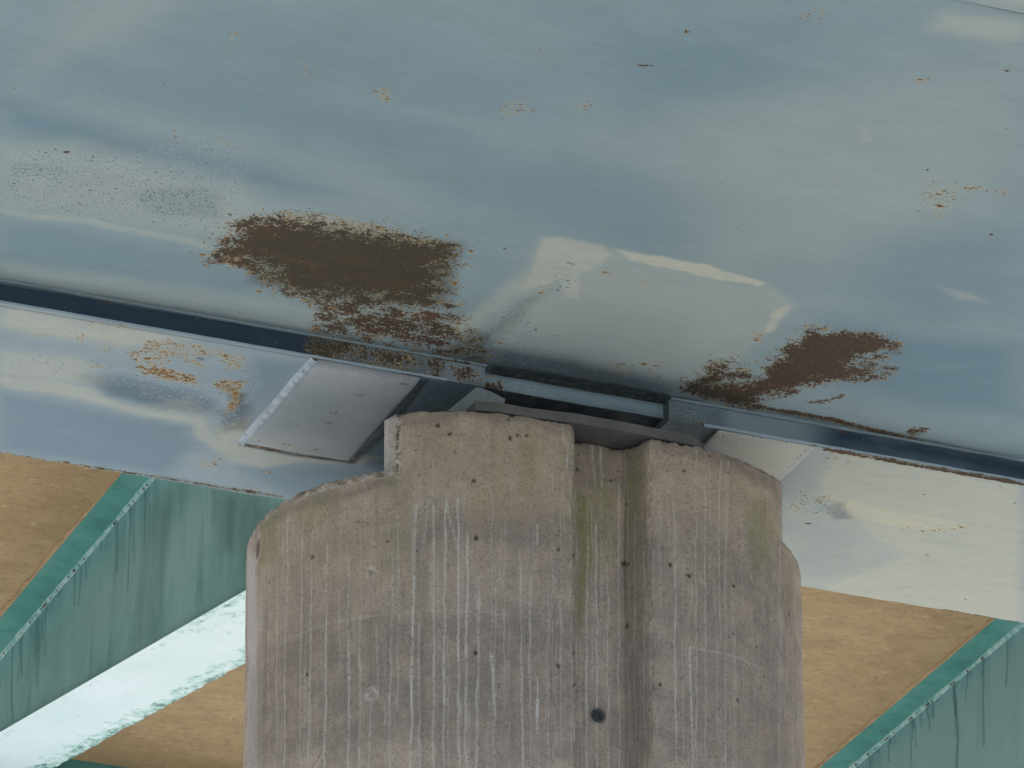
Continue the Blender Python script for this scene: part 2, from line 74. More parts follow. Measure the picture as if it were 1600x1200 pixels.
 'WEB1': [('dark',0.78,0.014,[(30.514,15.493),(30.522,15.362),(30.497,15.226)]),('dark',0.88,0.01,[(29.644,15.488),(29.648,15.428),(29.641,15.371)]),('dark',0.81,0.009,[(30.141,15.491),(30.121,15.331),(30.113,15.184)]),('dark',0.71,0.009,[(29.632,15.488),(29.641,15.451),(29.639,15.416)]),('dark',0.63,0.011,[(28.514,15.482),(28.517,15.367),(28.524,15.261)]),('dark',0.72,0.009,[(30.123,15.491),(30.136,15.429),(30.113,15.359)]),('dark',0.83,0.012,[(29.475,15.487),(29.467,15.419),(29.456,15.358)]),('dark',0.49,0.014,[(29.995,15.49),(29.998,15.452),(30.016,15.427)]),('dark',0.58,0.011,[(30.566,15.493),(30.542,15.342),(30.567,15.219)]),('dark',0.52,0.011,[(30.3,15.492),(30.297,15.417),(30.3,15.353)]),('dark',0.92,0.007,[(30.264,15.492),(30.241,15.364),(30.238,15.251)]),('dark',0.87,0.007,[(30.797,15.495),(30.796,15.427),(30.813,15.374)]),('dark',0.94,0.009,[(28.541,15.482),(28.551,15.447),(28.533,15.408)]),('dark',0.64,0.007,[(28.741,15.483),(28.735,15.334),(28.718,15.189)]),('dark',0.84,0.011,[(29.563,15.488),(29.548,15.36),(29.571,15.255)]),('dark',0.94,0.008,[(28.495,15.482),(28.476,15.322),(28.479,15.178)]),('dark',0.88,0.014,[(30.108,15.491),(30.111,15.432),(30.119,15.382)]),('dark',0.78,0.014,[(30.682,15.494),(30.664,15.241),(30.622,14.988)]),('dark',0.69,0.012,[(30.093,15.491),(30.109,15.461),(30.077,15.418)]),('dark',0.77,0.008,[(30.355,15.492),(30.358,15.435),(30.354,15.383)]),('dark',0.79,0.012,[(29.871,15.49),(29.88,15.454),(29.89,15.425)]),('dark',0.77,0.008,[(28.707,15.483),(28.702,15.296),(28.681,15.11)]),('dark',0.71,0.006,[(29.002,15.485),(29.001,15.42),(29.021,15.371)]),('dark',0.94,0.01,[(30.173,15.491),(30.176,15.399),(30.16,15.308)]),('dark',0.66,0.014,[(29.411,15.487),(29.407,15.444),(29.403,15.41)]),('dark',0.88,0.011,[(28.972,15.485),(28.971,15.333),(28.962,15.186)]),('dark',0.9,0.012,[(28.761,15.469),(28.766,15.4),(28.772,15.226),(28.775,14.998)]),('dark',0.5,0.02,[(28.536,15.461),(28.533,15.161)]),('dark',0.7,0.012,[(29.639,15.495),(29.643,15.425),(29.641,15.28)]),('dark',0.7,0.012,[(29.909,15.498),(29.914,15.445)]),('dark',0.6,0.012,[(30.248,15.527),(30.265,15.478)]),('dark',0.5,0.015,[(30.265,15.478),(30.245,15.071)]),('dark',0.6,0.015,[(30.544,15.5),(30.542,15.37)]),('dark',0.5,0.012,[(29.221,15.484),(29.225,15.414)]),('dark',0.6,0.008,[(27.701,14.61),(27.741,14.508)]),('dark',0.8,0.014,[(28.762,15.476),(28.779,15.441)]),('dark',0.6,0.01,[(29.155,15.413),(29.163,15.395)])],
 'WEB1P': [('dark',0.6,0.1,[(27.354,14.941),(27.149,14.837),(27.196,14.537),(27.336,14.629)]),('dark',0.55,0.1,[(26.937,14.714),(26.756,14.62),(26.879,14.439),(27.015,14.495)]),('dark',0.4,0.15,[(27.543,15.056),(26.713,14.635),(26.876,14.371),(27.429,14.668)]),('dark',0.3,0.15,[(28.412,15.356),(28.116,15.23),(28.26,14.564),(28.751,14.692)]),('dark',0.35,0.2,[(27.068,14.651),(26.711,14.601),(26.963,14.341),(27.145,14.415)]),('pale',0.5,0.3,[(29.606,15.356),(27.82,15.036),(27.525,14.741),(28.765,14.871),(29.577,15.021)])],
 'WEB2P': [('pale',0.9,0.3,[(31.03,15.416),(30.517,15.472),(28.475,15.459),(27.689,15.448),(27.805,14.073)])],  # makes the whole right web paler and bluer
 'WEB2': [('dark',0.85,0.013,[(30.075,15.491),(30.081,15.458),(30.08,15.43)]),('dark',0.84,0.013,[(29.536,15.494),(29.541,15.434),(29.547,15.382)]),('dark',0.66,0.013,[(30.586,15.487),(30.605,15.313),(30.618,15.145)]),('dark',0.92,0.011,[(29.263,15.496),(29.283,15.39),(29.281,15.283)]),('dark',0.64,0.009,[(29.802,15.492),(29.801,15.416),(29.804,15.348)]),('dark',0.99,0.013,[(30.512,15.488),(30.515,15.442),(30.525,15.406)]),('dark',0.87,0.011,[(28.905,15.498),(28.936,15.243),(28.942,14.986)]),('dark',0.73,0.012,[(30.354,15.489),(30.361,15.346),(30.362,15.209)]),('dark',0.47,0.007,[(29.633,15.494),(29.627,15.463),(29.643,15.448)]),('dark',0.79,0.014,[(29.786,15.493),(29.8,15.453),(29.786,15.41)]),('dark',0.51,0.007,[(30.567,15.487),(30.562,15.423),(30.589,15.378)]),('dark',0.57,0.009,[(29.12,15.497),(29.121,15.404),(29.149,15.328)]),('dark',0.49,0.007,[(28.888,15.499),(28.894,15.469),(28.886,15.441)]),('dark',0.82,0.007,[(29.094,15.497),(29.108,15.453),(29.121,15.416)]),('dark',0.75,0.007,[(29.58,15.494),(29.583,15.403),(29.594,15.323)]),('dark',0.74,0.009,[(29.682,15.493),(29.698,15.438),(29.684,15.378)]),('dark',0.46,0.008,[(29.163,15.497),(29.17,15.441),(29.174,15.393)]),('dark',0.52,0.01,[(30.321,15.489),(30.323,15.43),(30.35,15.388)]),('dark',0.77,0.012,[(29.597,15.494),(29.614,15.447),(29.599,15.396)]),('dark',0.92,0.009,[(30.103,15.49),(30.112,15.412),(30.117,15.339)]),('dark',0.57,0.007,[(29.112,15.497),(29.109,15.429),(29.139,15.381)]),('dark',0.64,0.009,[(28.922,15.498),(28.934,15.436),(28.944,15.38)]),('dark',0.55,0.012,[(29.213,15.496),(29.214,15.467),(29.237,15.453)]),('dark',0.54,0.008,[(29.29,15.496),(29.297,15.435),(29.3,15.379)]),('dark',0.79,0.011,[(28.618,15.5),(28.628,15.35),(28.657,15.214)]),('dark',0.77,0.006,[(28.918,15.498),(28.93,15.417),(28.927,15.338)]),('dark',0.53,0.008,[(30.31,15.489),(30.324,15.441),(30.317,15.394)]),('dark',0.6,0.011,[(29.258,15.496),(29.276,15.328),(29.281,15.162)]),('dark',0.9,0.007,[(29.817,15.492),(29.828,15.255),(29.857,15.033)]),('dark',0.95,0.01,[(30.268,15.489),(30.273,15.463),(30.291,15.45)]),('dark',0.95,0.014,[(29.29,15.498),(29.266,15.385),(29.25,15.156),(29.277,14.982)]),('dark',0.6,0.012,[(29.489,15.509),(29.484,15.451)]),('dark',0.8,0.012,[(29.796,15.509),(29.769,15.412)]),('dark',0.6,0.01,[(29.769,15.412),(29.76,15.296)]),('dark',0.6,0.012,[(29.083,15.513),(29.073,15.439)]),('dark',0.7,0.012,[(30.264,15.508),(30.235,15.44)]),('dark',0.6,0.012,[(28.841,15.513),(28.82,15.483)]),('dark',0.5,0.01,[(30.035,15.477),(30.022,15.415)])],
 'PIER_PITS': [(1.528,13.552,0.0111),(1.576,13.513,0.0111),(1.68,13.298,0.0111),(1.598,13.429,0.0045),(1.692,13.035,0.0111),(1.83,13.599,0.0067),(1.868,13.53,0.0089),(1.91,13.537,0.0067),(1.836,13.513,0.0111),(1.916,13.586,0.0045),(1.996,13.588,0.0045),(2.308,13.494,0.0089),(2.466,13.616,0.0045),(2.466,13.47,0.0067),(2.534,13.363,0.0089),(2.126,13.014,0.0089),(2.128,12.964,0.0067),(2.522,13.088,0.0134),(2.542,13.076,0.0089),(0.944,13.039,0.0089),(2.77,13.047,0.0111),(2.856,13.011,0.0111),(3.082,13.014,0.0089),(2.056,13.032,0.0089),(2.054,12.498,0.0111),(1.688,12.509,0.0111),(0.924,12.507,0.0089),(2.534,12.794,0.0134),(1.314,13.031,0.0067),(2.84,13.497,0.0067),(2.76,13.483,0.0045),(3.06,13.54,0.0045),(3.26,13.512,0.0045),(3.074,12.789,0.0067),(3.052,12.769,0.0045),(2.662,12.369,0.0045),(2.718,12.485,0.0089),(3.092,12.488,0.0089),(2.062,13.116,0.0045),(3.522,13.037,0.0089),(3.536,12.862,0.0067),(2.124,12.568,0.0067),(2.124,12.422,0.0067),(1.434,13.443,0.0045),(0.64,13.03,0.0067),(0.528,13.12,0.0067),(2.786,13.56,0.0045),(2.71,13.564,0.0045),(2.888,13.566,0.0045),(2.966,13.595,0.0067),(2.422,13.644,0.0067),(3.212,12.77,0.0045),(3.252,12.643,0.0049),(2.898,13.176,0.0045),(3.32,12.968,0.0041),(1.374,12.433,0.0029),(2.926,13.347,0.0037),(3.44,12.639,0.004),(3.414,12.4,0.004),(3.634,13.503,0.0032),(0.632,12.208,0.0034),(2.702,13.308,0.0028),(2.704,13.047,0.0031),(3.114,13.208,0.0043),(2.338,13.37,0.0026),(3.286,13.245,0.0026),(2.314,13.562,0.0035),(1.37,13.363,0.0037),(2.858,12.336,0.0039),(2.062,13.381,0.0034),(0.996,12.114,0.0048),(1.046,12.268,0.0042),(1.548,13.158,0.0023),(2.864,13.011,0.0047),(0.776,12.363,0.0024),(1.454,13.33,0.0037),(2.586,12.655,0.003),(1.084,12.562,0.0041),(1.254,13.375,0.0042),(1.416,12.578,0.0035),(2.882,13.402,0.0039),(2.88,12.428,0.0032),(2.438,12.584,0.0027),(0.996,12.347,0.0047),(1.44,12.975,0.0048),(2.506,13.515,0.0037),(0.566,13.523,0.0043),(0.538,12.859,0.0031),(2.296,12.912,0.0039),(1.752,13.115,0.0024),(1.912,12.59,0.0044),(0.774,13.05,0.0049)],
